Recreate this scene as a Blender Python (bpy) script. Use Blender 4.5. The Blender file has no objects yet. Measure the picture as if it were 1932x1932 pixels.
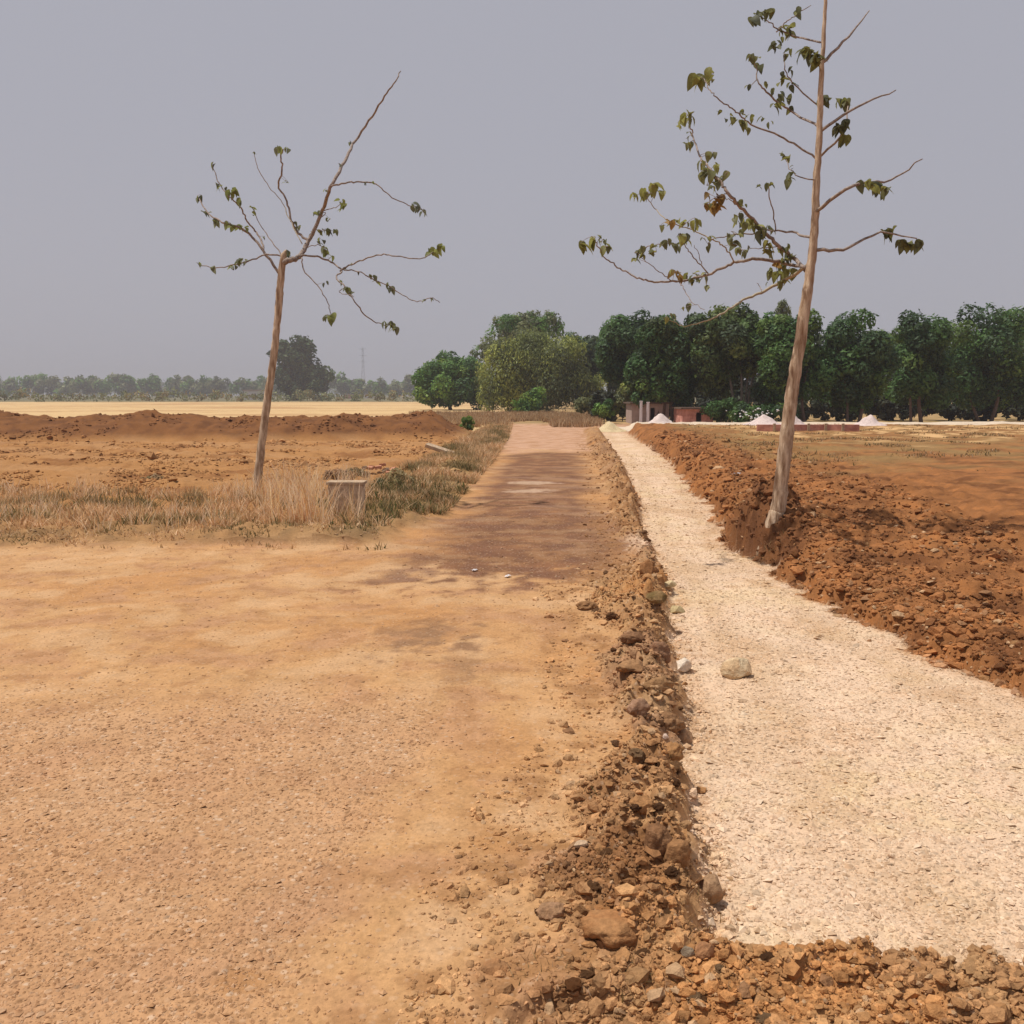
import bpy, math, random
import numpy as np
from mathutils import Vector, Matrix, Euler

rnd = random.Random(7)
rng = np.random.default_rng(7)
SC = bpy.context.scene
COL = SC.collection

# ------------------------------------------------------------------ camera, world, sun, exposure
F = 1673.0                      # focal length in units of a 1932 wide picture
PITCH = math.atan((966 - 745) / F)
CAM_H = 1.6
cam = bpy.data.cameras.new('camera')
cam.sensor_width = 36.0
cam.lens = 36.0 * F / 1932.0
cam.clip_start = 0.05
cam.clip_end = 6000
camo = bpy.data.objects.new('camera', cam)
camo.location = (0, 0, CAM_H)
camo.rotation_euler = (math.pi / 2 - PITCH, 0, 0)
COL.objects.link(camo)
SC.camera = camo

SUN_DIR = Vector((-0.46, 0.06, 1.12)).normalized()      # towards the sun
world = bpy.data.worlds.new('World')
SC.world = world
world.use_nodes = True
wn = world.node_tree
wn.nodes.clear()
wo = wn.nodes.new('ShaderNodeOutputWorld')
wb = wn.nodes.new('ShaderNodeBackground')
wb.inputs['Strength'].default_value = 0.1
sky = wn.nodes.new('ShaderNodeTexSky')
sky.sky_type = 'NISHITA'
sky.sun_disc = False
sky.sun_elevation = math.asin(SUN_DIR.z)
sky.sun_rotation = math.atan2(SUN_DIR.x, SUN_DIR.y)
sky.dust_density = 5.0
mixw = wn.nodes.new('ShaderNodeMixRGB')
mixw.inputs[0].default_value = 0.93
mixw.inputs[2].default_value = (4.15, 4.17, 4.72, 1)     # pale grey dust haze that hides the blue
wn.links.new(sky.outputs[0], mixw.inputs[1])
wn.links.new(mixw.outputs[0], wb.inputs['Color'])
wn.links.new(wb.outputs[0], wo.inputs['Surface'])

sun = bpy.data.lights.new('sun', 'SUN')
sun.energy = 4.2
sun.angle = math.radians(1.0)
sun.color = (1.0, 0.955, 0.88)
suno = bpy.data.objects.new('sun', sun)
suno.rotation_euler = (-SUN_DIR).to_track_quat('-Z', 'Y').to_euler()
suno.location = (-20, 10, 40)
COL.objects.link(suno)

SC.view_settings.view_transform = 'Standard'
SC.view_settings.look = 'None'
SC.view_settings.exposure = 0.0
SC.view_settings.gamma = 1.0
SC.view_settings.use_curve_mapping = False
SC.cycles.use_denoising = True
SC.cycles.max_bounces = 6
SC.cycles.transparent_max_bounces = 8
SC.cycles.volume_bounces = 1

# ------------------------------------------------------------------ helpers
K = np.array([1.40, 1.36, 1.32])     # light that falls on level ground, so colours below are as the sunlit thing shows
def lin(c):
    c = np.asarray(c, float) / 255.0
    return np.where(c <= 0.04045, c / 12.92, ((c + 0.055) / 1.055) ** 2.4)
def alb(*c):
    return np.clip(lin(c) / K, 0.004, 0.8)
def ray(u, v):
    xc = (u - 966) / F
    yc = (966 - v) / F
    return np.array([xc, math.cos(PITCH) + yc * math.sin(PITCH), -math.sin(PITCH) + yc * math.cos(PITCH)])
def at_z(u, v, z=0.0):
    r = ray(u, v)
    t = (z - CAM_H) / r[2]
    return np.array([0, 0, CAM_H]) + r * t
def at_y(u, v, y):
    r = ray(u, v)
    return np.array([0, 0, CAM_H]) + r * (y / r[1])
def sm(a, b, x):
    t = np.clip((np.asarray(x, float) - a) / (b - a), 0, 1)
    return t * t * (3 - 2 * t)

_perm = rng.permutation(512)
_perm = np.concatenate([_perm, _perm, _perm])
_ang = rng.random(512) * 2 * math.pi
_gx, _gy = np.cos(_ang), np.sin(_ang)
def perlin(x, y):
    x = np.asarray(x, float); y = np.asarray(y, float)
    xi = np.floor(x).astype(int); yi = np.floor(y).astype(int)
    xf = x - xi; yf = y - yi
    xi &= 511; yi &= 511
    def g(ix, iy, fx, fy):
        h = _perm[_perm[ix & 511] + (iy & 511)]
        return _gx[h] * fx + _gy[h] * fy
    u = xf * xf * xf * (xf * (xf * 6 - 15) + 10)
    v = yf * yf * yf * (yf * (yf * 6 - 15) + 10)
    a = g(xi, yi, xf, yf); b = g(xi + 1, yi, xf - 1, yf)
    c = g(xi, yi + 1, xf, yf - 1); d = g(xi + 1, yi + 1, xf - 1, yf - 1)
    return 1.5 * ((a * (1 - u) + b * u) * (1 - v) + (c * (1 - u) + d * u) * v)
def fbm(x, y, wl, octs=4, ox=0.0, gain=0.5):
    x = np.asarray(x, float); y = np.asarray(y, float)
    s = np.zeros(np.broadcast(x, y).shape); a = 1.0; tot = 0
    for i in range(octs):
        s = s + a * perlin(x / wl + ox + 17.3 * i, y / wl - ox * 0.7 + 9.1 * i)
        tot += a; a *= gain; wl *= 0.5
    return s / tot * 1.3

def new_mesh(name, verts, faces, mat=None, colors=None, smooth=False, extra=None):
    """verts (n,3), faces (m,k) equal-sided."""
    me = bpy.data.meshes.new(name)
    verts = np.asarray(verts, np.float32); faces = np.asarray(faces, np.int32)
    n, m, k = len(verts), len(faces), faces.shape[1]
    me.vertices.add(n); me.vertices.foreach_set('co', verts.ravel())
    me.loops.add(m * k); me.loops.foreach_set('vertex_index', faces.ravel())
    me.polygons.add(m)
    me.polygons.foreach_set('loop_start', np.arange(m, dtype=np.int32) * k)
    me.polygons.foreach_set('use_smooth', np.full(m, smooth))
    if colors is not None:
        ca = me.color_attributes.new('Col', 'FLOAT_COLOR', 'POINT')
        c = np.ones((n, 4), np.float32); c[:, :3] = colors
        ca.data.foreach_set('color', c.ravel())
    if extra:
        for kx, arr in extra.items():
            at = me.attributes.new(kx, 'FLOAT', 'POINT')
            at.data.foreach_set('value', np.asarray(arr, np.float32))
    me.update(calc_edges=True)
    me.validate()
    if mat: me.materials.append(mat)
    return me
def link(name, me, parent=None, loc=(0, 0, 0)):
    o = bpy.data.objects.new(name, me)
    o.location = loc
    COL.objects.link(o)
    if parent: o.parent = parent
    return o
def tag(o, label=None, cat=None, group=None, kind=None):
    if label: o['label'] = label
    if cat: o['category'] = cat
    if group: o['group'] = group
    if kind: o['kind'] = kind
    return o
def thing(name, loc, label, cat, group=None):
    o = bpy.data.objects.new(name, None)
    o.empty_display_size = 0.1
    o.location = loc
    COL.objects.link(o)
    return tag(o, label, cat, group)

# ------------------------------------------------------------------ materials
def base_mat(name, rough=0.92, spec=0.15):
    m = bpy.data.materials.new(name)
    m.use_nodes = True
    nt = m.node_tree
    b = nt.nodes['Principled BSDF']
    b.inputs['Roughness'].default_value = rough
    b.inputs['Specular IOR Level'].default_value = spec
    return m, nt, b
def N(nt, t, **kw):
    n = nt.nodes.new(t)
    for k, v in kw.items(): setattr(n, k, v)
    return n
def math_node(nt, op, a, b=None):
    n = N(nt, 'ShaderNodeMath', operation=op)
    for i, x in enumerate((a, b)):
        if x is None: continue
        if isinstance(x, (int, float)): n.inputs[i].default_value = x
        else: nt.links.new(x, n.inputs[i])
    return n.outputs[0]
def mixc(nt, fac, a, b, blend='MIX'):
    n = N(nt, 'ShaderNodeMixRGB', blend_type=blend)
    for i, x in enumerate((fac, a, b)):
        if isinstance(x, (int, float)): n.inputs[i].default_value = x
        elif isinstance(x, (tuple, list, np.ndarray)): n.inputs[i].default_value = (*[float(q) for q in x[:3]], 1)
        else: nt.links.new(x, n.inputs[i])
    return n.outputs[0]
def noise(nt, co, scale, detail=4, rough=0.55):
    n = N(nt, 'ShaderNodeTexNoise')
    n.inputs['Scale'].default_value = scale
    n.inputs['Detail'].default_value = detail
    n.inputs['Roughness'].default_value = rough
    nt.links.new(co, n.inputs['Vector'])
    return n.outputs['Fac']
def ramp(nt, x, lo, hi, a=0.0, b=1.0):
    n = N(nt, 'ShaderNodeMapRange')
    nt.links.new(x, n.inputs[0])
    n.inputs[1].default_value = lo; n.inputs[2].default_value = hi
    n.inputs[3].default_value = a; n.inputs[4].default_value = b
    return n.outputs[0]

def earth_material():
    m, nt, b = base_mat('earth', 0.95, 0.08)
    co = N(nt, 'ShaderNodeTexCoord').outputs['Object']
    col = N(nt, 'ShaderNodeAttribute', attribute_name='Col').outputs['Color']
    peb = N(nt, 'ShaderNodeAttribute', attribute_name='pebbly').outputs['Fac']
    n1 = noise(nt, co, 9, 6, 0.65)
    n2 = noise(nt, co, 55, 5, 0.7)
    n3 = noise(nt, co, 1.7, 5, 0.6)
    v = math_node(nt, 'ADD', math_node(nt, 'MULTIPLY', ramp(nt, n1, 0.3, 0.7, -0.09, 0.09), 1.0), ramp(nt, n2, 0.3, 0.7, -0.17, 0.17))
    v = math_node(nt, 'ADD', v, ramp(nt, n3, 0.3, 0.7, 0.93, 1.07))
    g = N(nt, 'ShaderNodeCombineColor')
    for i in range(3): nt.links.new(v, g.inputs[i])
    c = mixc(nt, 1.0, col, g.outputs[0], 'MULTIPLY')
    # chips and grit lying in the surface
    vo = N(nt, 'ShaderNodeTexVoronoi', feature='F1')
    vo.inputs['Scale'].default_value = 42
    nt.links.new(co, vo.inputs['Vector'])
    sep = N(nt, 'ShaderNodeSeparateColor')
    nt.links.new(vo.outputs['Color'], sep.inputs[0])
    dark = math_node(nt, 'MULTIPLY', ramp(nt, sep.outputs[0], 0.72, 0.95), peb)
    dark = math_node(nt, 'MULTIPLY', dark, ramp(nt, vo.outputs['Distance'], 0.55, 0.25))
    c = mixc(nt, math_node(nt, 'MULTIPLY', dark, 0.62), c, tuple(alb(118, 82, 52)))
    lite = math_node(nt, 'MULTIPLY', ramp(nt, sep.outputs[1], 0.7, 0.95), peb)
    lite = math_node(nt, 'MULTIPLY', lite, ramp(nt, vo.outputs['Distance'], 0.55, 0.3))
    c = mixc(nt, math_node(nt, 'MULTIPLY', lite, 0.5), c, tuple(alb(243, 214, 184)))
    nt.links.new(c, b.inputs['Base Color'])
    h = math_node(nt, 'ADD', math_node(nt, 'MULTIPLY', n1, 0.5), math_node(nt, 'MULTIPLY', n2, 0.3))
    h = math_node(nt, 'ADD', h, math_node(nt, 'MULTIPLY', math_node(nt, 'MULTIPLY', ramp(nt, vo.outputs['Distance'], 0.6, 0.0), sep.outputs[0]), math_node(nt, 'MULTIPLY', peb, 0.45)))
    bp = N(nt, 'ShaderNodeBump')
    bp.inputs['Distance'].default_value = 0.022
    bp.inputs['Strength'].default_value = 0.75
    nt.links.new(h, bp.inputs['Height'])
    nt.links.new(bp.outputs[0], b.inputs['Normal'])
    return m
EARTH = earth_material()

def attr_mat(name, scale=30, amt=0.18, bump=0.006, rough=0.92):
    m, nt, b = base_mat(name, rough)
    co = N(nt, 'ShaderNodeTexCoord').outputs['Object']
    col = N(nt, 'ShaderNodeAttribute', attribute_name='Col').outputs['Color']
    n = noise(nt, co, scale, 5, 0.65)
    v = ramp(nt, n, 0.3, 0.7, 1 - amt, 1 + amt)
    g = N(nt, 'ShaderNodeCombineColor')
    for i in range(3): nt.links.new(v, g.inputs[i])
    nt.links.new(mixc(nt, 1.0, col, g.outputs[0], 'MULTIPLY'), b.inputs['Base Color'])
    if bump:
        bp = N(nt, 'ShaderNodeBump'); bp.inputs['Distance'].default_value = bump
        nt.links.new(n, bp.inputs['Height']); nt.links.new(bp.outputs[0], b.inputs['Normal'])
    return m
CLOD = attr_mat('clod_soil', 45, 0.28, 0.012)
CHIP = attr_mat('stone_chips', 60, 0.15, 0)
def flat_mat(name, rgb, scale=20, amt=0.15, bump=0.004, rough=0.9, stretch=None, second=None, spec=0.15):
    m, nt, b = base_mat(name, rough, spec)
    co = N(nt, 'ShaderNodeTexCoord').outputs['Object']
    if stretch:
        mp = N(nt, 'ShaderNodeMapping'); mp.inputs['Scale'].default_value = stretch
        nt.links.new(co, mp.inputs[0]); co = mp.outputs[0]
    n = noise(nt, co, scale, 5, 0.65)
    rgb = np.asarray(rgb, float)
    lo = np.clip(rgb * (1 - amt), 0, 1); hi = np.clip(rgb * (1 + amt), 0, 1)
    if second is not None: lo = np.asarray(second)
    nt.links.new(mixc(nt, ramp(nt, n, 0.35, 0.65), lo, hi), b.inputs['Base Color'])
    if bump:
        bp = N(nt, 'ShaderNodeBump'); bp.inputs['Distance'].default_value = bump
        nt.links.new(n, bp.inputs['Height']); nt.links.new(bp.outputs[0], b.inputs['Normal'])
    return m
def leaf_mat(name, attr=True, rgb=None, trans=0.3, rough=0.6):
    m, nt, b = base_mat(name, rough, 0.3)
    out = [n for n in nt.nodes if n.type == 'OUTPUT_MATERIAL'][0]
    if attr:
        c = N(nt, 'ShaderNodeAttribute', attribute_name='Col').outputs['Color']
    else:
        co = N(nt, 'ShaderNodeTexCoord').outputs['Object']
        oi = N(nt, 'ShaderNodeObjectInfo').outputs['Random']
        n = noise(nt, co, 25, 3)
        rgb = np.asarray(rgb, float)
        c = mixc(nt, ramp(nt, n, 0.35, 0.65), rgb * 0.75, rgb * 1.2)
        v = ramp(nt, oi, 0, 1, 0.7, 1.3)
        g = N(nt, 'ShaderNodeCombineColor')
        for i in range(3): nt.links.new(v, g.inputs[i])
        c = mixc(nt, 1.0, c, g.outputs[0], 'MULTIPLY')
    nt.links.new(c, b.inputs['Base Color'])
    tr = N(nt, 'ShaderNodeBsdfTranslucent')
    nt.links.new(c, tr.inputs['Color'])
    mx = N(nt, 'ShaderNodeMixShader'); mx.inputs[0].default_value = trans
    nt.links.new(b.outputs[0], mx.inputs[1]); nt.links.new(tr.outputs[0], mx.inputs[2])
    nt.links.new(mx.outputs[0], out.inputs['Surface'])
    return m
FOLI = leaf_mat('tree_foliage', trans=0.35)
BLADE = leaf_mat('grass_blades', trans=0.45, rough=0.8)
BARK_PALE = flat_mat('pale_bark', alb(240, 212, 180), 24, 0.1, 0.02, stretch=(1, 1, 0.16), second=alb(160, 124, 94))
BARK_GREY = flat_mat('grey_bark', alb(120, 100, 86), 8, 0.2, 0.02)
TWIG = flat_mat('twig_bark', alb(182, 162, 146), 30, 0.2, 0.003, second=alb(130, 112, 102))
TWIG_PALE = flat_mat('pale_twig_bark', alb(190, 170, 140), 30, 0.2, 0.003)

# ------------------------------------------------------------------ layout lines, traced on the ground
def line(pts, z=0.0):
    P = np.array([at_z(u, v, z)[:2] for u, v in pts])
    P = P[np.argsort(P[:, 1])]
    return P
GRAV_Z = -0.10
L_edge = line([(1094, 800), (1100, 815), (1105, 840), (1122, 880), (1138, 920), (1146, 970), (1152, 1012), (1190, 1035), (1180, 1060),
               (1100, 1105), (1092, 1140), (1135, 1180), (1138, 1215), (1112, 1255), (1155, 1310), (1168, 1380), (1118, 1450), (1072, 1500),
               (1052, 1560), (1012, 1640), (988, 1680), (1008, 1730), (1085, 1765), (1120, 1795), (1040, 1830), (960, 1870), (940, 1932)])
R_edge = line([(1124, 800), (1135, 822), (1165, 870), (1190, 920), (1207, 970), (1208, 1012), (1225, 1030), (1222, 1048), (1240, 1080), (1265, 1120), (1256, 1160),
               (1270, 1240), (1270, 1290), (1290, 1350), (1302, 1385), (1286, 1405), (1256, 1440), (1275, 1490), (1298, 1550), (1300, 1620)], GRAV_Z)
R_edge = np.vstack([line([(1322, 1690), (1332, 1730), (1400, 1752), (1496, 1766), (1700, 1790), (2050, 1815), (2600, 1840)], 0.07), R_edge])
G_edge = line([(1150, 790), (1170, 805), (1192, 822), (1260, 865), (1300, 910), (1350, 960), (1374, 1000), (1376, 1036), (1410, 1042), (1450, 1066), (1496, 1106),
               (1600, 1160), (1750, 1230), (2000, 1340), (2600, 1560), (4200, 2100)], GRAV_Z)
W_edge = line([(985, 785), (962, 800), (950, 830), (920, 870), (872, 920), (832, 960), (765, 1008), (700, 1028), (431, 1030), (0, 1042), (-900, 1060)])  # road's left edge
def Lx(y): return np.interp(y, L_edge[:, 1], L_edge[:, 0])
def Rx(y): return np.interp(y, R_edge[:, 1], R_edge[:, 0])
def Gx(y): return np.interp(y, G_edge[:, 1], G_edge[:, 0])
def Wx(y): return np.interp(y, W_edge[:, 1], W_edge[:, 0])
Y_CROSS = at_z(700, 1030)[1]      # the track that crosses to the left lies nearer than this
Y_FAR = 45.0                      # the gravel bed and the bank end here
MOUND = at_z(1446, 985, 0.3)
TREE_L = at_z(484, 946, 0.0)

PA, PB = at_z(880, 1370), at_z(530, 1932)
def cx0(y): return 0.5 * (float(Wx(y)) + float(Lx(y)))
def fields(x, y):
    """height, base colour, pebbliness and region of the ground at x, y"""
    x = np.asarray(x, float); y = np.asarray(y, float)
    wob = fbm(x, y, 0.5, 4, 3.1) * 0.09 + fbm(x, y, 0.12, 2, 8.1) * 0.03
    near = sm(0.2, 1.2, y)
    lx = Lx(y) + wob * 1.7; rx = Rx(y) + wob * 0.9; gx = Gx(y) - wob * 2.2
    wx = Wx(y) + fbm(x, y, 0.9, 3, 5.5) * 0.35
    far_fade = 1 - sm(Y_FAR - 6, Y_FAR, y)
    # soft masks
    inb = sm(0, 0.10, x - lx) * sm(0, 0.05, rx - x) * far_fade
    ing = sm(-0.02, 0.03, x - rx) * sm(-0.02, 0.03, gx - x) * (1 - sm(38, 41, y))
    inr = sm(-0.10, -0.01, x - gx) * (1 - sm(39, 46, y))
    inleft = sm(-0.25, 0.25, wx - x) * sm(-0.3, 0.3, y - Y_CROSS)
    inroad = np.clip(1 - inb - ing - inr - inleft, 0, 1)
    # heights
    z = fbm(x, y, 3.0, 4, 1.0) * 0.035 + fbm(x, y, 0.4, 3, 2.0) * 0.006
    tin = np.minimum(x - lx, rx - x)
    width = np.maximum(rx - lx, 0.1)
    frac = np.clip((x - lx) / width, 0, 1)
    amp = 0.10 + 0.05 * sm(8, 14, y) + 0.03 * fbm(x, y, 1.4, 2, 7.7)
    spill = np.exp(-((y - at_z(1200, 1036)[1]) / 0.42) ** 2)
    amp = amp * (1 - 0.9 * spill) * (0.45 + 0.55 * sm(2.2, 3.2, y))
    ridge = sm(0, 0.55, frac) * sm(0, 0.12, rx - x)
    lump = np.abs(fbm(x, y, 0.30, 5, 4.4, 0.62))
    lump2 = np.abs(fbm(x, y, 0.13, 4, 14.4, 0.65))
    z = z + inb * (ridge * amp * (0.7 + 1.5 * lump) + (lump - 0.2) * 0.06 + (lump2 - 0.2) * 0.035)
    down = sm(-0.03, 0.05, x - rx) * (1 - sm(0.0, 0.1, x - gx)) * (1 - sm(37, 42, y))
    z = z + down * GRAV_Z + ing * fbm(x, y, 0.11, 3, 6.1) * 0.010
    # bank on the far side of the bed, and the heap by the tree
    bh = (0.20 + 0.06 * fbm(x, y, 1.7, 3, 9.9)) * sm(7.0, 9.0, y) + 0.10
    rough = np.abs(fbm(x, y, 0.55, 5, 12.2, 0.6))
    rise = sm(0.0, 0.42, x - gx)
    z = z + inr * (rise * bh + rise * (rough - 0.2) * 0.16 * (1 - sm(2.2, 5, x - gx) * 0.75))
    mx, my = MOUND[0] + 0.02, MOUND[1] + 0.75
    md = np.hypot((x - mx) / 0.62, (y - my) / 0.95)
    z = z + inr * 0.40 * np.exp(-md ** 2 * 1.2) * (0.8 + 0.9 * rough) * sm(-0.02, 0.16, x - gx)
    # left: earth berms thrown up along the field
    bx = x + 2.2
    by = 35 + 1.6 * np.sin(x * 0.13) + 0.8 * fbm(x, y * 0, 5, 2, 3.3)
    prof = np.clip(1 - ((y - by) / 3.4) ** 2, 0, 1)
    bhgt = (0.88 + 0.30 * fbm(x, np.zeros_like(x) + 3, 3.6, 3, 21.0)) * (1 - sm(-3.6, -1.4, x)) + 0.12 * np.exp(-((x + 2.2) / 1.4) ** 2)
    berm = prof ** 0.8 * bhgt * (0.90 + 0.28 * fbm(x, y, 1.6, 5, 2.7, 0.6) + 0.14 * np.abs(fbm(x, y, 0.5, 3, 6.7)))
    z = z + inleft * np.clip(berm, 0, None)
    fur = np.sin((y * 0.9 + x * 0.55 + fbm(x, y, 6, 2, 3) * 1.8) * 2.3) * 0.5 + 0.5
    z = z + inleft * (1 - sm(28, 31, y)) * (fur * 0.045 + np.abs(fbm(x, y, 0.8, 4, 31.0)) * 0.13 + np.abs(fbm(x, y, 0.25, 3, 37.0)) * 0.05)
    # low verge hump beside the road
    verge = inleft * np.exp(-((wx - x - 0.9) / 0.8) ** 2) * (1 - sm(30, 50, y))
    z = z + verge * 0.05
    # small dip at the bottom of the picture
    dp = at_z(1105, 1925)
    dd = np.hypot((x - dp[0]) / 0.22, (y - dp[1]) / 0.13)
    z = z - 0.045 * (1 - sm(0.75, 1.0, dd))
    # rise of the far road end
    # ---------------- colour
    shp = x.shape
    def C(*c): return np.broadcast_to(alb(*c), shp + (3,)).copy()
    def mix(a, b, f): return a + (b - a) * np.clip(f, 0, 1)[..., None]
    n1 = fbm(x, y, 1.6, 4, 40.0); n2 = fbm(x, y, 0.5, 4, 50.0); n3 = fbm(x, y, 0.16, 3, 60.0)
    n4 = fbm(x * 0.35, y, 0.35, 3, 70.0)                  # bands across the road
    # track and road
    c = C(210, 160, 110)
    c = mix(c, C(202, 146, 94), sm(0.0, 0.6, n1 + 0.25 * sm(5.5, 7.0, y)) * 0.8)
    c = mix(c, C(200, 150, 108), sm(0.0, 0.5, n2))
    c = mix(c, C(182, 132, 88), sm(0.12, 0.5, n3 + 0.5 * n2 + 0.12 * n1) * 0.6)
    c = mix(c, C(218, 173, 128), sm(0.05, 0.5, -n2 - n1 * 0.5) * 0.7)
    pl = np.interp(y, [PB[1], PA[1]], [PB[0], PA[0]])
    peb = np.clip(sm(-0.22, 0.30, (pl - x) * 1.4 + fbm(x, y, 0.8, 3, 81.0) * 0.35) * (1 - sm(3.9, 4.9, y + n1 * 0.6)), 0, 1)
    c = mix(c, C(206, 158, 118), peb * 0.6)
    # dark reddish stretch of the road
    cx = 0.5 * (Wx(y) + Lx(y)); hw = 0.5 * np.maximum(Lx(y) - Wx(y), 0.4)
    ydark0 = at_z(900, 1095)[1]; ydark1 = at_z(900, 852)[1]
    cxx = np.interp(y, [7, 9.6, 12.5, 16], [at_z(985, 1020)[0], at_z(985, 1020)[0], cx0(12.5), cx0(16)])
    cxx = np.where(y > 16, cx, cxx)
    hw = np.minimum(hw, 1.75)
    hw = np.where(y < 12, np.interp(y, [6, 12], [1.75, 1.55]), hw)
    dk = sm(ydark0 - 0.35, ydark0 + 0.6, y + n2 * 0.9 + n3 * 0.6) * (1 - sm(ydark1 - 1.2, ydark1 + 0.4, y + n1)) * (1 - sm(0.45, 1.05, np.abs(x - cxx - 0.1) / hw + n1 * 0.35))
    dk = dk * (0.72 + 0.28 * sm(-0.35, 0.1, n2 + 0.6 * n4 + 0.5 * n3))
    c = mix(c, mix(C(132, 92, 68), C(150, 104, 74), sm(-0.1, 0.5, n4)), dk * 0.95)
    c = mix(c, C(132, 92, 70), dk * sm(0.05, 0.4, n2) * 0.7)
    lp = sm(0.28, 0.40, fbm(x * 0.30, y, 0.8, 3, 90.0)) * dk
    c = mix(c, C(186, 146, 116), lp * 0.35)
    for pu, pv, ru in ((1010, 911, 0.55), (998, 926, 0.45)):       # two worn pale patches
        pp = at_z(pu, pv)
        q = np.hypot((x - pp[0]) / ru, (y - pp[1]) / 0.30)
        c = mix(c, C(204, 168, 138), (1 - sm(0.6, 1.15, q + n3 * 0.5 + n2 * 0.3)) * 0.9)
    farr = sm(ydark1 - 0.8, ydark1 + 0.8, y + n1 * 2.2 + n2 * 1.2)
    c = mix(c, mix(C(212, 166, 134), C(194, 146, 108), sm(-0.05, 0.4, n2 + 0.5 * n4)), farr * (1 - sm(55, 60, y)) * 0.95)
    # dark damp smudge with grit on the track
    for pu, pv, ru, rv, f in ((800, 1200, 0.34, 0.40, 0.9), (865, 1250, 0.12, 0.42, 0.55), (940, 1590, 0.20, 0.09, 0.55), (1010, 1440, 0.25, 0.07, 0.5), (455, 1850, 0.14, 0.06, 0.6), (700, 1175, 0.5, 0.3, 0.35)):
        pp = at_z(pu, pv)
        q = np.hypot((x - pp[0]) / ru, (y - pp[1]) / rv)
        f0 = (1 - sm(0.35, 1.15, q + n3 * 1.1 + n2 * 0.5)) * f
        c = mix(c, C(158, 118, 86) if f > 0.5 and pv < 1300 else C(186, 132, 82), f0)
    # bank rubble
    cb = C(184, 136, 92)
    cb = mix(cb, C(152, 106, 68), sm(0.0, 0.45, n2))
    cb = mix(cb, C(180, 136, 100), sm(0.1, 0.4, n1 + n3 * 0.4) * 0.7)
    cb = mix(cb, C(200, 138, 82), sm(0.15, 0.5, -n1 + n3 * 0.3) * 0.7)
    cb = mix(cb, C(200, 158, 112), sm(0.1, 0.5, -n2 + n3) * 0.5)
    cb = mix(cb, C(234, 196, 162), np.clip(spill * 1.3, 0, 1) * sm(-0.35, 0.05, n3 + n2))
    c = mix(c, cb, inb)
    # shoulder of loose soil where the bank runs out on the track
    sh = (1 - sm(0.0, 0.5, lx - x)) * (1 - inb) * far_fade * sm(-0.05, 0.35, n2 + n3 * 0.6) * (x < lx)
    c = mix(c, C(172, 124, 80), sh * 0.8)
    # white gravel bed
    cg = C(242, 206, 172)
    cg = mix(cg, C(226, 188, 150), sm(0.0, 0.5, n1))
    cg = mix(cg, C(243, 209, 172), sm(0.0, 0.5, n2) * 0.8)
    trk = np.exp(-((np.mod((x - rx) / np.maximum(gx - rx, 0.4) * 2.0 + 0.1 * n1, 1.0) - 0.5) / 0.16) ** 2)
    cg = mix(cg, C(216, 176, 134), trk * (0.35 + 0.4 * sm(-0.1, 0.3, n2)))
    cg = mix(cg, C(236, 202, 158), sm(0.1, 0.5, -n1 + 0.3 * n3) * 0.7)
    dirt = sm(0.10, 0.42, fbm(x, y, 0.7, 4, 131.0)) * 0.35 + 0.75 * (1 - sm(0.02, 0.22, x - rx + n3 * 0.1)) + 0.6 * (1 - sm(0.02, 0.3, gx - x + n2 * 0.15))
    cg = mix(cg, C(206, 158, 112), dirt * sm(-0.3, 0.3, n3 + 0.2))
    c = mix(c, cg, ing)
    # right hand field and its bank
    cr = C(160, 106, 64)
    cr = mix(cr, C(120, 76, 46), sm(0.0, 0.45, n2) * 0.8)
    cr = mix(cr, C(190, 124, 72), sm(0.1, 0.5, -n2 + n3 * 0.4) * 0.6)
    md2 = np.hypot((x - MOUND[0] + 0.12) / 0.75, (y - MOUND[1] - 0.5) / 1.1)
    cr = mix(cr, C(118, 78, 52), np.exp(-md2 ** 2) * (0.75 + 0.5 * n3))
    topg = sm(0.9, 2.2, x - gx) * sm(14.0, 22.0, y + n1 * 5)
    cr = mix(cr, C(158, 130, 84), topg * (0.25 + 0.4 * sm(-0.3, 0.3, n1)))
    cr = mix(cr, C(224, 178, 124), sm(24, 30, y + n1 * 5) * sm(0.0, 0.35, n1 + n2) * sm(2, 5, x - gx))
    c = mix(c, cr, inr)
    # left field
    cl = C(184, 132, 82)
    cl = mix(cl, C(150, 100, 60), sm(0.0, 0.5, n1) * 0.8)
    cl = mix(cl, C(190, 142, 96), sm(0.5, 0.95, fur + n2 * 0.4) * 0.6 * sm(14, 17, y))
    bm = sm(0.05, 0.35, berm)
    cl = mix(cl, mix(C(136, 90, 54), C(116, 76, 48), sm(-0.2, 0.4, n2)) * 1.1, bm)
    pale = sm(37.0, 39.5, y)
    cl = mix(cl, mix(C(228, 190, 136), C(204, 160, 112), sm(-0.1, 0.4, fbm(x * 0.4, y, 9.0, 4, 99.0) + 0.3 * n1)), pale)
    cl = mix(cl, C(140, 126, 88), sm(190, 230, y))
    # verge soil
    cv = mix(C(166, 132, 86), C(126, 106, 70), sm(-0.2, 0.3, n2))
    vw = (1 - sm(0.7, 1.8, wx - x + n1 * 0.4)) * (1 - sm(32, 45, y))
    cl = mix(cl, cv, vw * 0.85)
    strip = 1 - sm(1.2, 3.2, y - Y_CROSS)
    cl = mix(cl, mix(C(178, 136, 92), C(146, 114, 78), sm(-0.1, 0.35, n2)), strip * 0.8)
    c = mix(c, cl, inleft)
    edge = sm(0.12, 0.0, 0 * x)    # unused
    # far ground beyond the road's end
    fg = sm(47, 52, y) * (1 - inleft)
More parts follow.
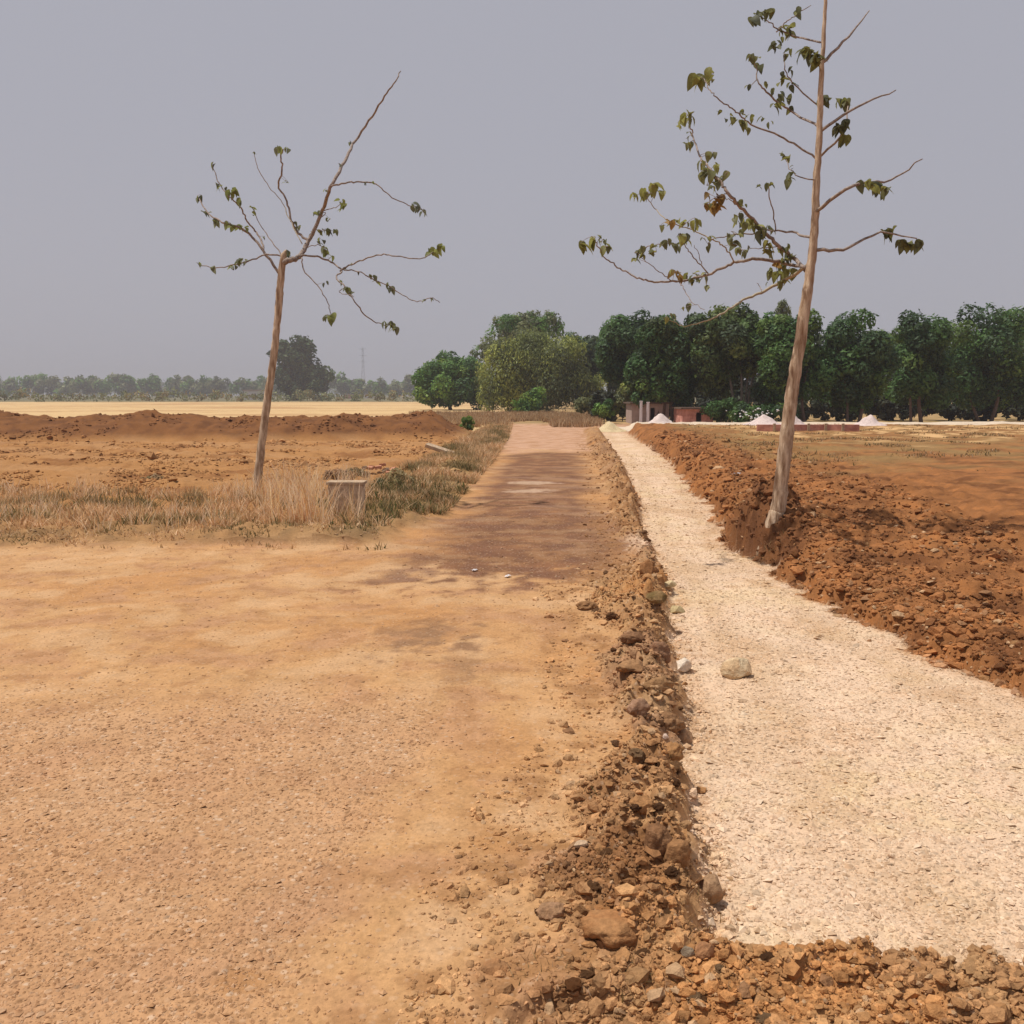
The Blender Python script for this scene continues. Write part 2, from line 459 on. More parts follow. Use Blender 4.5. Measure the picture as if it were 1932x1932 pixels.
    cf = mix(C(196, 158, 110), C(150, 126, 82), sm(-0.2, 0.3, n1))
    c = mix(c, cf, fg)
    c = mix(c, C(126, 118, 88), sm(180, 260, y))
    pebb = np.clip(peb * 0.7 + ing * 1.0 + dk * 0.25 + inb * 0.5 + 0.32 * inroad * (1 - sm(14, 20, y)), 0, 1)
    pebb = pebb * (1 - inleft * 0.8)
    reg = np.zeros(shp, int)
    reg[inroad > 0.5] = 1; reg[inb > 0.5] = 2; reg[ing > 0.5] = 3; reg[inr > 0.5] = 4
    reg[(inleft > 0.5) & (berm > 0.12)] = 5; reg[(inleft > 0.5) & (berm <= 0.12)] = 0
    reg[(y > 55) & (reg == 1)] = 0; reg[(y > 55)] = 0
    z = z * sm(400, 120, y) if False else z
    return z, c, pebb, reg
def H(x, y):
    return float(fields(np.array([x]), np.array([y]))[0][0])
def on_ground(u, v):
    r = ray(u, v)
    ts = np.concatenate([np.linspace(1.2, 12, 500), np.linspace(12.05, 70, 700)])
    P = np.array([0, 0, CAM_H]) + r[None] * ts[:, None]
    h = fields(P[:, 0], P[:, 1])[0]
    hit = np.nonzero(P[:, 2] < h)[0]
    i = hit[0] if len(hit) else len(ts) - 1
    return np.array([P[i, 0], P[i, 1], h[i]])

TREE_R = on_ground(1464, 962)

# ------------------------------------------------------------------ the ground, one sheet cut into its named stretches
def build_ground():
    ys = [-300, -120, -50, -20, -9, -4, -2, -1, -0.4, 0.0, 0.3, 0.6, 0.8, 1.0, 1.15, 1.3]
    y = 1.3
    while y < 46: y += 0.0048 * (y + 0.3) ; ys.append(y)
    while y < 2500: y *= 1.018; ys.append(y)
    ys = np.array(ys)
    s = list(np.arange(-0.66, 0.6601, 0.0031))
    e = 0.66
    while e < 6: e *= 1.13; s = [-e] + s + [e]
    s = np.array(s)
    yy = np.repeat(ys[:, None], len(s), 1)
    xx = s[None, :] * (np.abs(ys) + 0.5)[:, None]
    z, c, p, reg = fields(xx.ravel(), yy.ravel())
    n, m = yy.shape
    V = np.stack([xx.ravel(), yy.ravel(), z], 1)
    idx = np.arange(n * m).reshape(n, m)
    Fc = np.stack([idx[:-1, :-1], idx[:-1, 1:], idx[1:, 1:], idx[1:, :-1]], -1).reshape(-1, 4)
    fr = reg[Fc[:, 0]]
    names = {0: 'ground', 1: 'dirt_road', 2: 'earth_bank', 3: 'gravel_path', 4: 'soil_field', 5: 'earth_berm'}
    labels = {0: 'tan and orange bare field soil left of the road', 1: 'tan dirt road with a darker reddish stretch running away',
              2: 'brown rubble bank between dirt road and white gravel', 3: 'cream white gravel bed beside the dirt road',
              4: 'orange brown soil bank and field right of the gravel', 5: 'long brown earth berm across the left field'}
    for k, nm in names.items():
        f = Fc[fr == k]
        used = np.unique(f)
        remap = np.full(len(V), -1); remap[used] = np.arange(len(used))
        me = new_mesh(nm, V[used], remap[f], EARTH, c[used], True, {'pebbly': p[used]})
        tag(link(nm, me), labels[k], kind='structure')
build_ground()

# ------------------------------------------------------------------ stones, clods
ICO_V = None
def ico():
    t = (1 + 5 ** 0.5) / 2
    v = np.array([(-1, t, 0), (1, t, 0), (-1, -t, 0), (1, -t, 0), (0, -1, t), (0, 1, t), (0, -1, -t), (0, 1, -t), (t, 0, -1), (t, 0, 1), (-t, 0, -1), (-t, 0, 1)], float)
    v /= np.linalg.norm(v[0])
    f = np.array([(0, 11, 5), (0, 5, 1), (0, 1, 7), (0, 7, 10), (0, 10, 11), (1, 5, 9), (5, 11, 4), (11, 10, 2), (10, 7, 6), (7, 1, 8), (3, 9, 4), (3, 4, 2), (3, 2, 6), (3, 6, 8), (3, 8, 9), (4, 9, 5), (2, 4, 11), (6, 2, 10), (8, 6, 7), (9, 8, 1)])
    return v, f
OCT = (np.array([(1, 0, 0), (-1, 0, 0), (0, 1, 0), (0, -1, 0), (0, 0, 1), (0, 0, -1)], float),
       np.array([(0, 2, 4), (2, 1, 4), (1, 3, 4), (3, 0, 4), (2, 0, 5), (1, 2, 5), (3, 1, 5), (0, 3, 5)]))
ICO = ico()
def subdivide(v, f):
    v = list(map(tuple, v)); cache = {}; nf = []
    def mid(a, b):
        k = (min(a, b), max(a, b))
        if k not in cache:
            p = (np.array(v[a]) + np.array(v[b])) / 2; p /= np.linalg.norm(p)
            v.append(tuple(p)); cache[k] = len(v) - 1
        return cache[k]
    for a, b, c in f:
        x, y, z = mid(a, b), mid(b, c), mid(c, a)
        nf += [(a, x, z), (b, y, x), (c, z, y), (x, y, z)]
    return np.array(v), np.array(nf)
ICO2 = subdivide(*ICO)
ICO3 = subdivide(*ICO2)
ICO4 = subdivide(*ICO3)
def scatter_stones(name, P, size, cols, mat, base=OCT, flat=0.7, smooth=False):
    n = len(P)
    bv, bf = base
    k = len(bv)
    v = bv[None] * (1 + rng.uniform(-0.35, 0.35, (n, k, 1)))
    sc = np.stack([rng.uniform(0.7, 1.3, n), rng.uniform(0.7, 1.3, n), rng.uniform(0.45, 0.95, n) * flat], 1)
    v = v * sc[:, None, :] * (size * 0.5)[:, None, None]
    a = rng.random(n) * 6.283
    ca, sa = np.cos(a)[:, None], np.sin(a)[:, None]
    tilt = rng.uniform(-0.5, 0.5, n)[:, None]
    x, y, z = v[..., 0], v[..., 1], v[..., 2]
    x, z = x * np.cos(tilt) - z * np.sin(tilt), x * np.sin(tilt) + z * np.cos(tilt)
    v = np.stack([x * ca - y * sa, x * sa + y * ca, z], -1) + P[:, None, :]
    f = bf[None] + (np.arange(n) * k)[:, None, None]
    col = np.repeat(cols, k, 0)
    return new_mesh(name, v.reshape(-1, 3), f.reshape(-1, 3), mat, col, smooth)
def pick(n, palette, jitter=0.12):
    pal = np.array([alb(*c) for c in palette])
    c = pal[rng.integers(0, len(pal), n)]
    return np.clip(c * (1 + rng.uniform(-jitter, jitter, (n, 1))), 0.004, 0.85)
def sample(n, y0, y1, s0, s1, pw=1.0):
    """random ground points, denser towards the viewer's path; y spread by power law"""
    t = rng.random(n)
    y = y0 * (y1 / y0) ** (t ** pw)
    x = rng.uniform(s0, s1, n) * (y + 0.3)
    return x, y
# gravel chips over the white bed
x, y = sample(150000, 2.3, 26, -0.02, 0.72)
z, c, p, reg = fields(x, y)
k = reg == 3
x, y, z = x[k], y[k], z[k]
n = len(x)
size = np.clip(rng.lognormal(math.log(0.012), 0.5, n), 0.005, 0.05) * (0.7 + 0.06 * y)
P = np.stack([x, y, z + size * 0.02], 1)
me = scatter_stones('gravel_chips', P, size, 0.55 * c[k] * rng.uniform(0.9, 1.12, (n, 1)) + 0.45 * (0.35 + 0.65 * (rng.random((n, 1)) > 0.05)) * pick(n, [(240, 208, 174), (248, 222, 192), (232, 192, 156), (214, 178, 142), (246, 214, 178), (226, 192, 156), (170, 130, 92)]), CHIP)
tag(link('gravel_chips', me), 'loose cream gravel chips lying over the white bed', kind='stuff')
# grit on the track at lower left and elsewhere on the road
x, y = sample(90000, 1.9, 12, -0.66, 0.25)
z, c, p, reg = fields(x, y)
k = (reg == 1) & (rng.random(len(x)) < p * p * 1.2 + 0.05) | ((reg == 0) & (y < 13) & (rng.random(len(x)) < 0.5))
x, y, z = x[k], y[k], z[k]
n = len(x)
size = np.clip(rng.lognormal(math.log(0.0095), 0.45, n), 0.004, 0.03) * (0.7 + 0.08 * y)
P = np.stack([x, y, z + size * 0.03], 1)
me = scatter_stones('road_grit', P, size, 0.5 * c[k] + 0.5 * pick(n, [(206, 160, 120), (224, 184, 146), (186, 138, 98), (158, 112, 74), (212, 166, 124), (196, 146, 102)]), CHIP)
tag(link('road_grit', me), 'small tan pebbles scattered over the dirt track', kind='stuff')
# crumbled soil over the bank
x, y = sample(190000, 1.8, 30, -0.12, 0.56)
z, c, p, reg = fields(x, y)
lxx = Lx(y)
dens = np.where(reg == 2, 1.0, 0.0)
dens = np.where((reg == 1) & (x > lxx - 0.35) & (x < lxx + .1), 0.16, dens)
dens = np.where((reg == 3) & (x < Rx(y) + 0.14), 0.30, dens)
dens = np.where((reg == 3) & (x >= Rx(y) + 0.14), 0.006, dens)
dens = np.where((reg == 4) & (x < Gx(y) + 2.5), 0.35, dens)
dens = np.where((reg == 4) & (x < Gx(y) + 0.7), 0.9, dens)
k = rng.random(len(x)) < dens
x, y, z = x[k], y[k], z[k]
n = len(x)
size = np.clip(rng.lognormal(math.log(0.0115), 0.62, n), 0.006, 0.06) * (0.8 + 0.05 * y)
P = np.stack([x, y, z + size * 0.05], 1)
cc_ = c[k] * rng.uniform(0.75, 1.45, (n, 1))
w_ = (rng.random((n, 1)) < 0.12)
cc_ = np.where(w_, pick(n, [(206, 164, 122), (168, 122, 84), (180, 130, 84)], 0.15), cc_)
size = np.where((reg[k] == 4), size * 1.7, size)
me = scatter_stones('soil_crumbs', P, size, cc_, CLOD, ICO, 0.9, False)
tag(link('soil_crumbs', me), 'crumbled brown soil lumps along the bank edges', kind='stuff')

xf = rng.uniform(-0.62, 0.02, 120000); yf = 13.5 * (37 / 13.5) ** rng.random(120000); xf = xf * yf
zf, cf, pf, rf = fields(xf, yf)
k = ((rf == 0) | (rf == 5)) & (rng.random(len(xf)) < sm(-0.1, 0.35, fbm(xf, yf, 2.0, 4, 61.0)) * 0.28)
xf, yf, zf, cf = xf[k], yf[k], zf[k], cf[k]
n = len(xf)
sz = np.clip(rng.lognormal(math.log(0.05), 0.5, n), 0.02, 0.22) * (0.6 + yf * 0.025)
me = scatter_stones('field_crumbs', np.stack([xf, yf, zf + sz * 0.1], 1), sz, cf * rng.uniform(0.9, 1.5, (n, 1)), CLOD, OCT, 0.9, False)
tag(link('field_crumbs', me), 'broken soil lumps over the left field and berm', kind='stuff')

def rock(name, u, v, w, h, rgb, label, cat, seed, facet=False, depth=0.8, sink=0.12, sharp=0.25, group=None, rz=None, rgb2=None, base=None):
    """w, h: width and height as seen, in the 1932 units, at the spot's distance"""
    g = on_ground(u, v)
    sc = g[1] / F * (1.3 if seed == 11 else 1.1 if facet else 1.02 if facet or 'round' in name else 1.0)
    W, Hh = w * sc, h * sc
    bv, bf = base or (ICO2 if facet else ICO4)
    r = np.random.default_rng(seed)
    V = bv.copy()
    o = r.random(3) * 50
    d = fbm(V[:, 0] * 1.0 + o[0], V[:, 1] + V[:, 2] * 0.8 + o[1], 1.2, 4, 1.3, 0.6) * sharp * 1.5 + fbm(V[:, 2] + o[2], V[:, 0] - V[:, 1], 0.45, 4, 5.3, 0.65) * sharp * 0.9
    V = V * (1 + d)[:, None]
    if True:
        for _ in range(9 if facet else 5):        # planes cut the stone to flat faces
            nrm = r.normal(size=3); nrm[2] = abs(nrm[2]) * 0.8; nrm /= np.linalg.norm(nrm)
            lim = r.uniform(0.38, 0.72) if facet else r.uniform(0.72, 0.95)
            q = V @ nrm
            V = V - np.clip(q - lim, 0, None)[:, None] * nrm
    V[:, 2] = np.maximum(V[:, 2], -0.7)
    V = V * np.array([W * 0.5, W * 0.5 * depth, Hh * 0.5])
    a = r.random() * 0.8 if rz is None else rz
    ca, sa = math.cos(a), math.sin(a)
    V = np.stack([V[:, 0] * ca - V[:, 1] * sa, V[:, 0] * sa + V[:, 1] * ca, V[:, 2]], 1)
    lc = fields(np.array([g[0]]), np.array([g[1]]))[1][0]
    wl_ = 0.0 if facet else 0.65
    base_c = alb(*rgb) * (1 - wl_) + lc * wl_
    f = sm(-0.2, 0.3, fbm(bv[:, 0] + o[0], bv[:, 1] + bv[:, 2] + o[1], 0.9, 3, 2.2))[:, None]
    cc = base_c * 0.92 + ((alb(*(rgb2 or rgb)) * (1 - wl_) + lc * wl_) - base_c * 0.92) * f
    me = new_mesh(name, V, bf, CLOD, cc, not facet)
    o_ = link(name, me, loc=(g[0], g[1] , g[2] + Hh * ((0.38 if facet or name == 'round_clod' else 0.16) - sink)))
    return tag(o_, label, cat, group)
R_ = rock
R_('pale_stone', 1385, 1277, 50, 48, (244, 216, 174), 'largest cream angular stone lying alone on the white gravel', 'stone', 11, True, 0.9, rgb2=(226, 188, 144), sink=0.05)
R_('pale_stone', 1285, 1264, 50, 34, (255, 232, 206), 'cream stone at the foot of the brown bank beside the lone larger one', 'stone', 12, True, 0.7)
R_('mossy_stone', 1240, 1138, 44, 30, (168, 132, 88), 'olive tinged stone jutting from the bank over the gravel', 'stone', 13, True, 0.8, rgb2=(120, 96, 56))
R_('yellowish_stone', 1262, 1112, 30, 16, (234, 206, 158), 'small yellowish stone just beyond the olive tinged one', 'stone', 14, True)
R_('pale_stone', 1276, 1156, 40, 22, (212, 186, 138), 'dull beige stone in front of the olive tinged one at the bank foot', 'stone', 15, True)
R_('grey_stone', 1205, 1338, 44, 34, (158, 120, 104), 'mauve grey rounded stone half buried in the bank crest', 'stone', 16, False, rgb2=(180, 144, 128))
R_('rounded_clod', 1289, 1398, 48, 42, (150, 104, 72), 'smooth round brown clod hanging over the gravel edge', 'clod', 17, False, sharp=0.12)
R_('upright_clod', 1246, 1240, 40, 52, (146, 106, 88), 'upright mauve brown clod above the cream stone at the bank foot', 'clod', 18, False)
R_('dark_clod', 1192, 1208, 46, 26, (120, 76, 46), 'dark flat brown clod on the crest left of the upright clod', 'clod', 19, False)
R_('flat_stone', 1402, 1324, 20, 9, (140, 100, 58), 'small flat brown stone on gravel in front of the lone cream stone', 'stone', 20, False)
R_('round_clod', 1340, 1700, 54, 60, (118, 80, 52), 'dark round clod standing on the gravel beside the near bank', 'clod', 21, False, sharp=0.16, sink=0.05)
R_('stone_slab', 1155, 1752, 128, 62, (214, 160, 110), 'broad flat tan slab lying in the near rubble', 'stone slab', 22, False, 0.75, 0.20, 0.2, rgb2=(190, 130, 84), rz=-0.25)
R_('orange_clod', 1268, 1428, 52, 36, (196, 136, 78), 'orange tan clod below the smooth round brown clod', 'clod', 23, False)
R_('broken_lump', 935, 1830, 62, 26, (206, 142, 92), 'broken orange soil lump out on the near track', 'clod', 24, False, rgb2=(150, 104, 70))
R_('dark_clod', 1108, 1146, 46, 18, (110, 74, 44), 'low dark clod at the road side edge of the bank', 'clod', 25, False)
R_('pale_stone', 1095, 1600, 32, 16, (222, 186, 150), 'small pale stone low on the road side of the near rubble', 'stone', 26, True)
R_('mauve_clod', 1240, 1590, 66, 74, (140, 100, 74), 'tall mauve brown lump on the near bank crest', 'clod', 27, False, sharp=0.3)
R_('brown_lump', 1275, 1625, 62, 68, (146, 98, 60), 'smooth brown lump facing the gravel behind the dark round clod', 'clod', 28, False, sharp=0.16)
R_('grey_stone', 1042, 1722, 62, 32, (146, 116, 98), 'grey mauve stone left of the broad tan slab', 'stone', 29, False, rgb2=(170, 134, 116))
R_('dark_stone', 1293, 1560, 28, 24, (124, 88, 58), 'small dark stone stuck on the gravel edge of the near bank', 'stone', 30, False)
R_('white_chip', 1254, 1395, 22, 12, (236, 206, 184), 'tiny white chip tucked behind the smooth round brown clod', 'stone', 31, True)
R_('tan_lump', 1190, 1258, 62, 20, (204, 152, 100), 'flat tan lump on the crest below the dark flat clod', 'clod', 32, False)
R_('brown_lump', 1240, 1300, 60, 40, (158, 110, 66), 'wide brown lump on the crest left of the gravel edge', 'clod', 33, False, sharp=.3)
R_('dark_lump', 1262, 1372, 60, 40, (116, 80, 50), 'dark crumbly lump directly behind the smooth round clod', 'clod', 34, False, sharp=.35)
R_('brown_lump', 1220, 1085, 40, 40, (150, 104, 72), 'brown lump at the narrow end of the bank by the gravel spill', 'clod', 35, False, sharp=.3)
R_('orange_clod', 1210, 1525, 50, 34, (206, 142, 84), 'orange clod on the crest behind the tall mauve lump', 'clod', 36, False)
R_('purple_clod', 1330, 1800, 46, 34, (150, 108, 90), 'mauve clod deep in the rubble at the near corner', 'clod', 38, False)
R_('grey_stone', 1300, 1818, 30, 22, (168, 146, 120), 'grey stone beside the mauve clod in the near corner rubble', 'stone', 39, True)
# plain middling clods, many alike
proto = []
for i in range(6):
    V = ICO3[0].copy()
    o = rng.random(3) * 40
    V *= (1 + fbm(V[:, 0] + o[0], V[:, 1] + V[:, 2] + o[1], 0.9, 5, 1.0, 0.7) * 0.6)[:, None]
    V[:, 2] *= 0.7
    c0 = alb(*[(156, 108, 68), (134, 90, 56), (176, 126, 82), (158, 114, 78), (170, 110, 64), (196, 152, 108)][i])
    proto.append(new_mesh('clod', V, ICO3[1], CLOD, np.repeat(c0[None] * 0.8, len(V), 0), False))
SECT = ((2.0, 2.9, 0, 'brown earth clod in the wide near corner of the rubble bank', 'clods in the near corner rubble', 22),
        (2.9, 4.2, 0, 'brown earth clod in the near stretch of the rubble bank', 'clods on the near bank', 20),
        (4.2, 7.5, 0, 'brown earth clod on the middle stretch of the rubble bank', 'clods on the middle bank', 22),
        (7.5, 16.0, 0, 'small brown earth clod on the far stretch of the rubble bank', 'clods on the far bank', 18),
        (7.5, 15.0, 1, 'orange brown clod on the slope across the gravel from the road', 'clods on the slope across the gravel', 18))
for y0, y1, side, lab, grp, cnt in SECT:
    for _ in range(cnt):
        yy = y0 * (y1 / y0) ** rnd.random()
        lx_, rx_ = float(Lx(yy)), float(Rx(yy))
        if side: lx_, rx_ = float(Gx(yy)) + 0.05, float(Gx(yy)) + 1.1
        rx_ = min(rx_, 0.34 * yy)
        if rx_ <= lx_: rx_ = lx_ + 0.3
        xx = lx_ + (rx_ - lx_) * rnd.random() ** 0.8
        s_ = rnd.uniform(0.011, 0.026) * (0.8 + 0.09 * yy)
        o = link('clod', proto[rnd.randrange(6)], loc=(xx, yy, H(xx, yy) + s_ * 0.15))
        o.scale = (s_ * rnd.uniform(0.8, 1.3), s_ * rnd.uniform(0.8, 1.2), s_ * rnd.uniform(0.7, 1.1))
        o.rotation_euler = (rnd.uniform(-.4, .4), rnd.uniform(-.4, .4), rnd.uniform(0, 6.28))
        tag(o, lab, 'clod', grp)

# ------------------------------------------------------------------ grasses
def blades(name, P, h, w, cols, lean=0.35, bend=0.5, segs=3, mat=BLADE, up=None):
    n = len(P)
    a = rng.random(n) * 6.283
    ln = rng.uniform(0.1, 1.0, n) * lean
    dx, dy = np.cos(a) * ln, np.sin(a) * ln
    fa = rng.random(n) * 6.283
    wx_, wy_ = np.cos(fa) * w * 0.5, np.sin(fa) * w * 0.5
    rows = []
    for i in range(segs):
        t = i / segs
        off = t * 0.6 + bend * t * t
        cx_ = P[:, 0] + dx * h * off; cy_ = P[:, 1] + dy * h * off
        cz_ = P[:, 2] - 0.02 + h * (t - 0.25 * ln * t * t)
        tw = 1 - 0.6 * t
        rows.append(np.stack([cx_ - wx_ * tw, cy_ - wy_ * tw, cz_], 1))
        rows.append(np.stack([cx_ + wx_ * tw, cy_ + wy_ * tw, cz_], 1))
    off = 0.6 + bend
    rows.append(np.stack([P[:, 0] + dx * h * off, P[:, 1] + dy * h * off, P[:, 2] - 0.02 + h * (1 - 0.25 * ln)], 1))
    V = np.stack(rows, 1)
    k_ = V.shape[1]
    tri = []
    for i in range(segs - 1):
        b0 = i * 2
        tri += [(b0, b0 + 1, b0 + 3), (b0, b0 + 3, b0 + 2)]
    b0 = (segs - 1) * 2
    tri += [(b0, b0 + 1, b0 + 2)]
    f = np.array(tri)[None] + (np.arange(n) * k_)[:, None, None]
    return new_mesh(name, V.reshape(-1, 3), f.reshape(-1, 3), mat, np.repeat(cols, k_, 0))
DRY = [(226, 188, 146), (216, 174, 126), (196, 150, 104), (240, 206, 164), (176, 136, 92)]
OLIVE = [(160, 138, 88), (134, 122, 74), (184, 152, 104), (112, 108, 66), (196, 160, 114)]
GREEN = [(92, 104, 54), (112, 118, 62), (78, 90, 50), (134, 128, 74)]
def tufts(n_t, per, y0f, x0f, spread):
    pass
def clump_points(centres, per, rad):
    out = []
    for (cx_, cy_), r_ in zip(centres, rad):
        m = per
        out.append(np.stack([cx_ + rng.normal(0, r_, m), cy_ + rng.normal(0, r_, m)], 1))
    q = np.concatenate(out)
    z_ = fields(q[:, 0], q[:, 1])[0]
    return np.column_stack([q, z_])
# tall dry grass round the left tree
g1 = []
ya, yb = at_z(560, 1012)[1], at_z(560, 935)[1]
xa, xb = at_z(-250, 975)[0], at_z(700, 980)[0]
for _ in range(230):
    yy = rnd.uniform(ya, yb)
    xx = rnd.uniform(xa, xb)
    u_ = 966 + xx / yy * F
    if u_ > 700 - (yb - yy) * 4: continue
    if u_ < 470 and rnd.random() < 0.55: continue
    g1.append((xx, yy))
P = clump_points(g1, 34, [0.07] * len(g1))
n = len(P)
u_ = 966 + P[:, 0] / P[:, 1] * F
hh = rng.uniform(0.14, 0.66, n) * np.interp(u_, [0, 430, 470, 520, 600, 690, 720], [0.45, 0.5, 0.75, 1.05, 1.1, 0.9, 0.4])
me = blades('dry_grass', P, hh, rng.uniform(0.005, 0.012, n), np.clip(pick(n, DRY, 0.2) * 2.3, 0, np.array([.82, .62, .42])), 0.6, 0.6)
tag(link('dry_grass', me), 'tall pale dry grass round the foot of the slender left tree', kind='stuff')
# low olive weeds at the feet of it and along the verge
Q = []
m = 34000
yy = ya - 0.9 + (yb + 0.6 - ya) * rng.random(m)
xx = rng.uniform(at_z(-250, 975)[0], at_z(770, 980)[0], m)
u_ = 966 + xx / yy * F
keep = (fbm(xx, yy, 0.5, 4, 14) > -0.12 + 0.28 * sm(ya - 0.1, ya - 0.7, yy)) & (u_ < 800)
Q.append(np.stack([xx[keep], yy[keep]], 1))
m = 52000
yy = 11.5 * (48 / 11.5) ** rng.random(m)
wd = np.interp(yy, [11, 14, 20, 30, 48], [1.6, 1.7, 1.5, 1.4, 1.2])
xx = Wx(yy) + 0.15 - wd * rng.random(m) ** 1.2
keep = fbm(xx, yy, 0.9, 4, 24) > -0.02 - 0.1 * sm(16, 26, yy)
Q.append(np.stack([xx[keep], yy[keep]], 1))
q = np.concatenate(Q)
z_ = fields(q[:, 0], q[:, 1])[0]
P = np.column_stack([q, z_]); n = len(P)
gm = sm(-0.25, 0.35, fbm(P[:, 0], P[:, 1], 1.1, 3, 77))[:, None]
cols = pick(n, OLIVE, 0.25) * gm + pick(n, DRY, 0.2) * 1.4 * (1 - gm)
near_green = ((P[:, 1] < 15.5) & (P[:, 0] > at_z(690, 960)[0]))[:, None]
cols = np.where(near_green & (rng.random((n, 1)) < 0.45), pick(n, OLIVE + GREEN, 0.2), cols)
me = blades('verge_weeds', P, rng.uniform(0.03, 0.19, n) * (1 + 0.012 * P[:, 1]) * np.where((P[:, 1] < ya + 0.1), 0.45, 1), rng.uniform(0.006, 0.016, n) * (1 + .04 * P[:, 1]), cols, 0.9, 0.5, 2)
tag(link('verge_weeds', me), 'low dry and olive weeds along the left verge of the road', kind='stuff')
# grass on the right field and beyond the road's end
m = 60000
yy = 13 * (41 / 13) ** rng.random(m)
xx = Gx(yy) + 0.5 + rng.random(m) * (0.66 * yy - Gx(yy))
keep = (fbm(xx, yy, 1.8, 4, 34) > 0.24) & (rng.random(m) < sm(15, 24, yy)) & (rng.random(m) < sm(0.4, 1.6, xx - Gx(yy)))
q = np.stack([xx[keep], yy[keep]], 1)
m = 42000
yy = rng.uniform(44, 72, m); xx = rng.uniform(-0.115, 0.10, m) * yy
q2 = np.stack([xx, yy], 1)[(fbm(xx, yy, 3, 3, 4) > -0.15 - 0.2 * (xx < -4)) & ~((xx > at_z(960, 800)[0] * 1.05) & (xx < 2.0) & (yy < 52))]
q = np.concatenate([q, q2])
P = np.column_stack([q, fields(q[:, 0], q[:, 1])[0]]); n = len(P)
far = (P[:, 1] > 43)
me = blades('field_grass', P, rng.uniform(0.04, 0.12, n) * np.where(far, 4.2, 0.9), rng.uniform(0.008, 0.02, n) * (1 + .05 * P[:, 1]),
            np.where(far[:, None], pick(n, DRY, 0.15) * 0.9, pick(n, OLIVE + DRY, 0.2) * 0.9), 0.7, 0.5, 2)
tag(link('field_grass', me), 'short dry grass over the right field and the road end', kind='stuff')
# tufts caught in the bank
cs = [tuple(on_ground(u, v)[:2]) for u, v in ((1316, 1700), (1240, 1120), (1262, 1175), (1150, 1125), (1130, 1120), (1095, 1550), (1110, 1520), (1200, 1880), (1180, 1870), (1345, 1640), (1015, 1835), (1285, 1740), (1450, 1030), (1475, 1020), (1440, 1045), (1130, 1650), (1350, 1850))]
P = clump_points(cs, 60, [0.05] * len(cs)); n = len(P)
me = blades('bank_grass', P, rng.uniform(0.02, 0.075, n) * (0.7 + .06 * P[:, 1]), rng.uniform(0.003, 0.006, n), pick(n, OLIVE + DRY, 0.2), 1.0, 0.5, 2)
tag(link('bank_grass', me), 'sparse grass tufts caught in the rubble bank', kind='stuff')

# ------------------------------------------------------------------ tubes and trees
def tube_arrays(P, R, sides=7):
    P = np.asarray(P, float); R = np.asarray(R, float)
    T = np.gradient(P, axis=0)
    T /= np.linalg.norm(T, axis=1)[:, None] + 1e-9
    ref = np.array([0.3, 0.9, 0.2])
    A = np.cross(T, ref); A /= np.linalg.norm(A, axis=1)[:, None] + 1e-9
    B = np.cross(T, A)
    th = np.arange(sides) / sides * 2 * math.pi
    V = P[:, None] + R[:, None, None] * (np.cos(th)[None, :, None] * A[:, None] + np.sin(th)[None, :, None] * B[:, None])
    n = len(P)
    idx = np.arange(n * sides).reshape(n, sides)
    nx = np.roll(idx, -1, 1)
    f = np.stack([idx[:-1], nx[:-1], nx[1:], idx[1:]], -1).reshape(-1, 4)
    V = V.reshape(-1, 3)
    ce = len(V)
    V = np.vstack([V, P[:1], P[-1:]])
    caps = [(ce, nx[0, i], idx[0, i], ce) for i in range(0)]
    cap = []
    for i in range(sides):
        cap.append((ce, nx[0, i], idx[0, i])); cap.append((ce + 1, idx[-1, i], nx[-1, i]))
    return V, f, np.array(cap)
def smooth_path(pts, sub=5):
    P = np.asarray(pts, float)
    if len(P) < 3: return P
    Q = np.vstack([2 * P[0] - P[1], P, 2 * P[-1] - P[-2]])
    out = []
    for i in range(1, len(Q) - 2):
        p0, p1, p2, p3 = Q[i - 1], Q[i], Q[i + 1], Q[i + 2]
        for k in range(sub):
            t = k / sub
            out.append(0.5 * ((2 * p1) + (-p0 + p2) * t + (2 * p0 - 5 * p1 + 4 * p2 - p3) * t * t + (-p0 + 3 * p1 - 3 * p2 + p3) * t ** 3))
    out.append(P[-1])
    return np.array(out)
def tube_mesh(name, items, mat, sides=7, smooth=True):
    """items: list of (points, radii)"""
    Vs, Fs, n = [], [], 0
    for P, R in items:
        V, f, cap = tube_arrays(P, R, sides)
        tri = np.concatenate([f[:, [0, 1, 2]], f[:, [0, 2, 3]], cap]) + n
        Vs.append(V); Fs.append(tri); n += len(V)
    return new_mesh(name, np.vstack(Vs), np.vstack(Fs), mat, None, smooth)

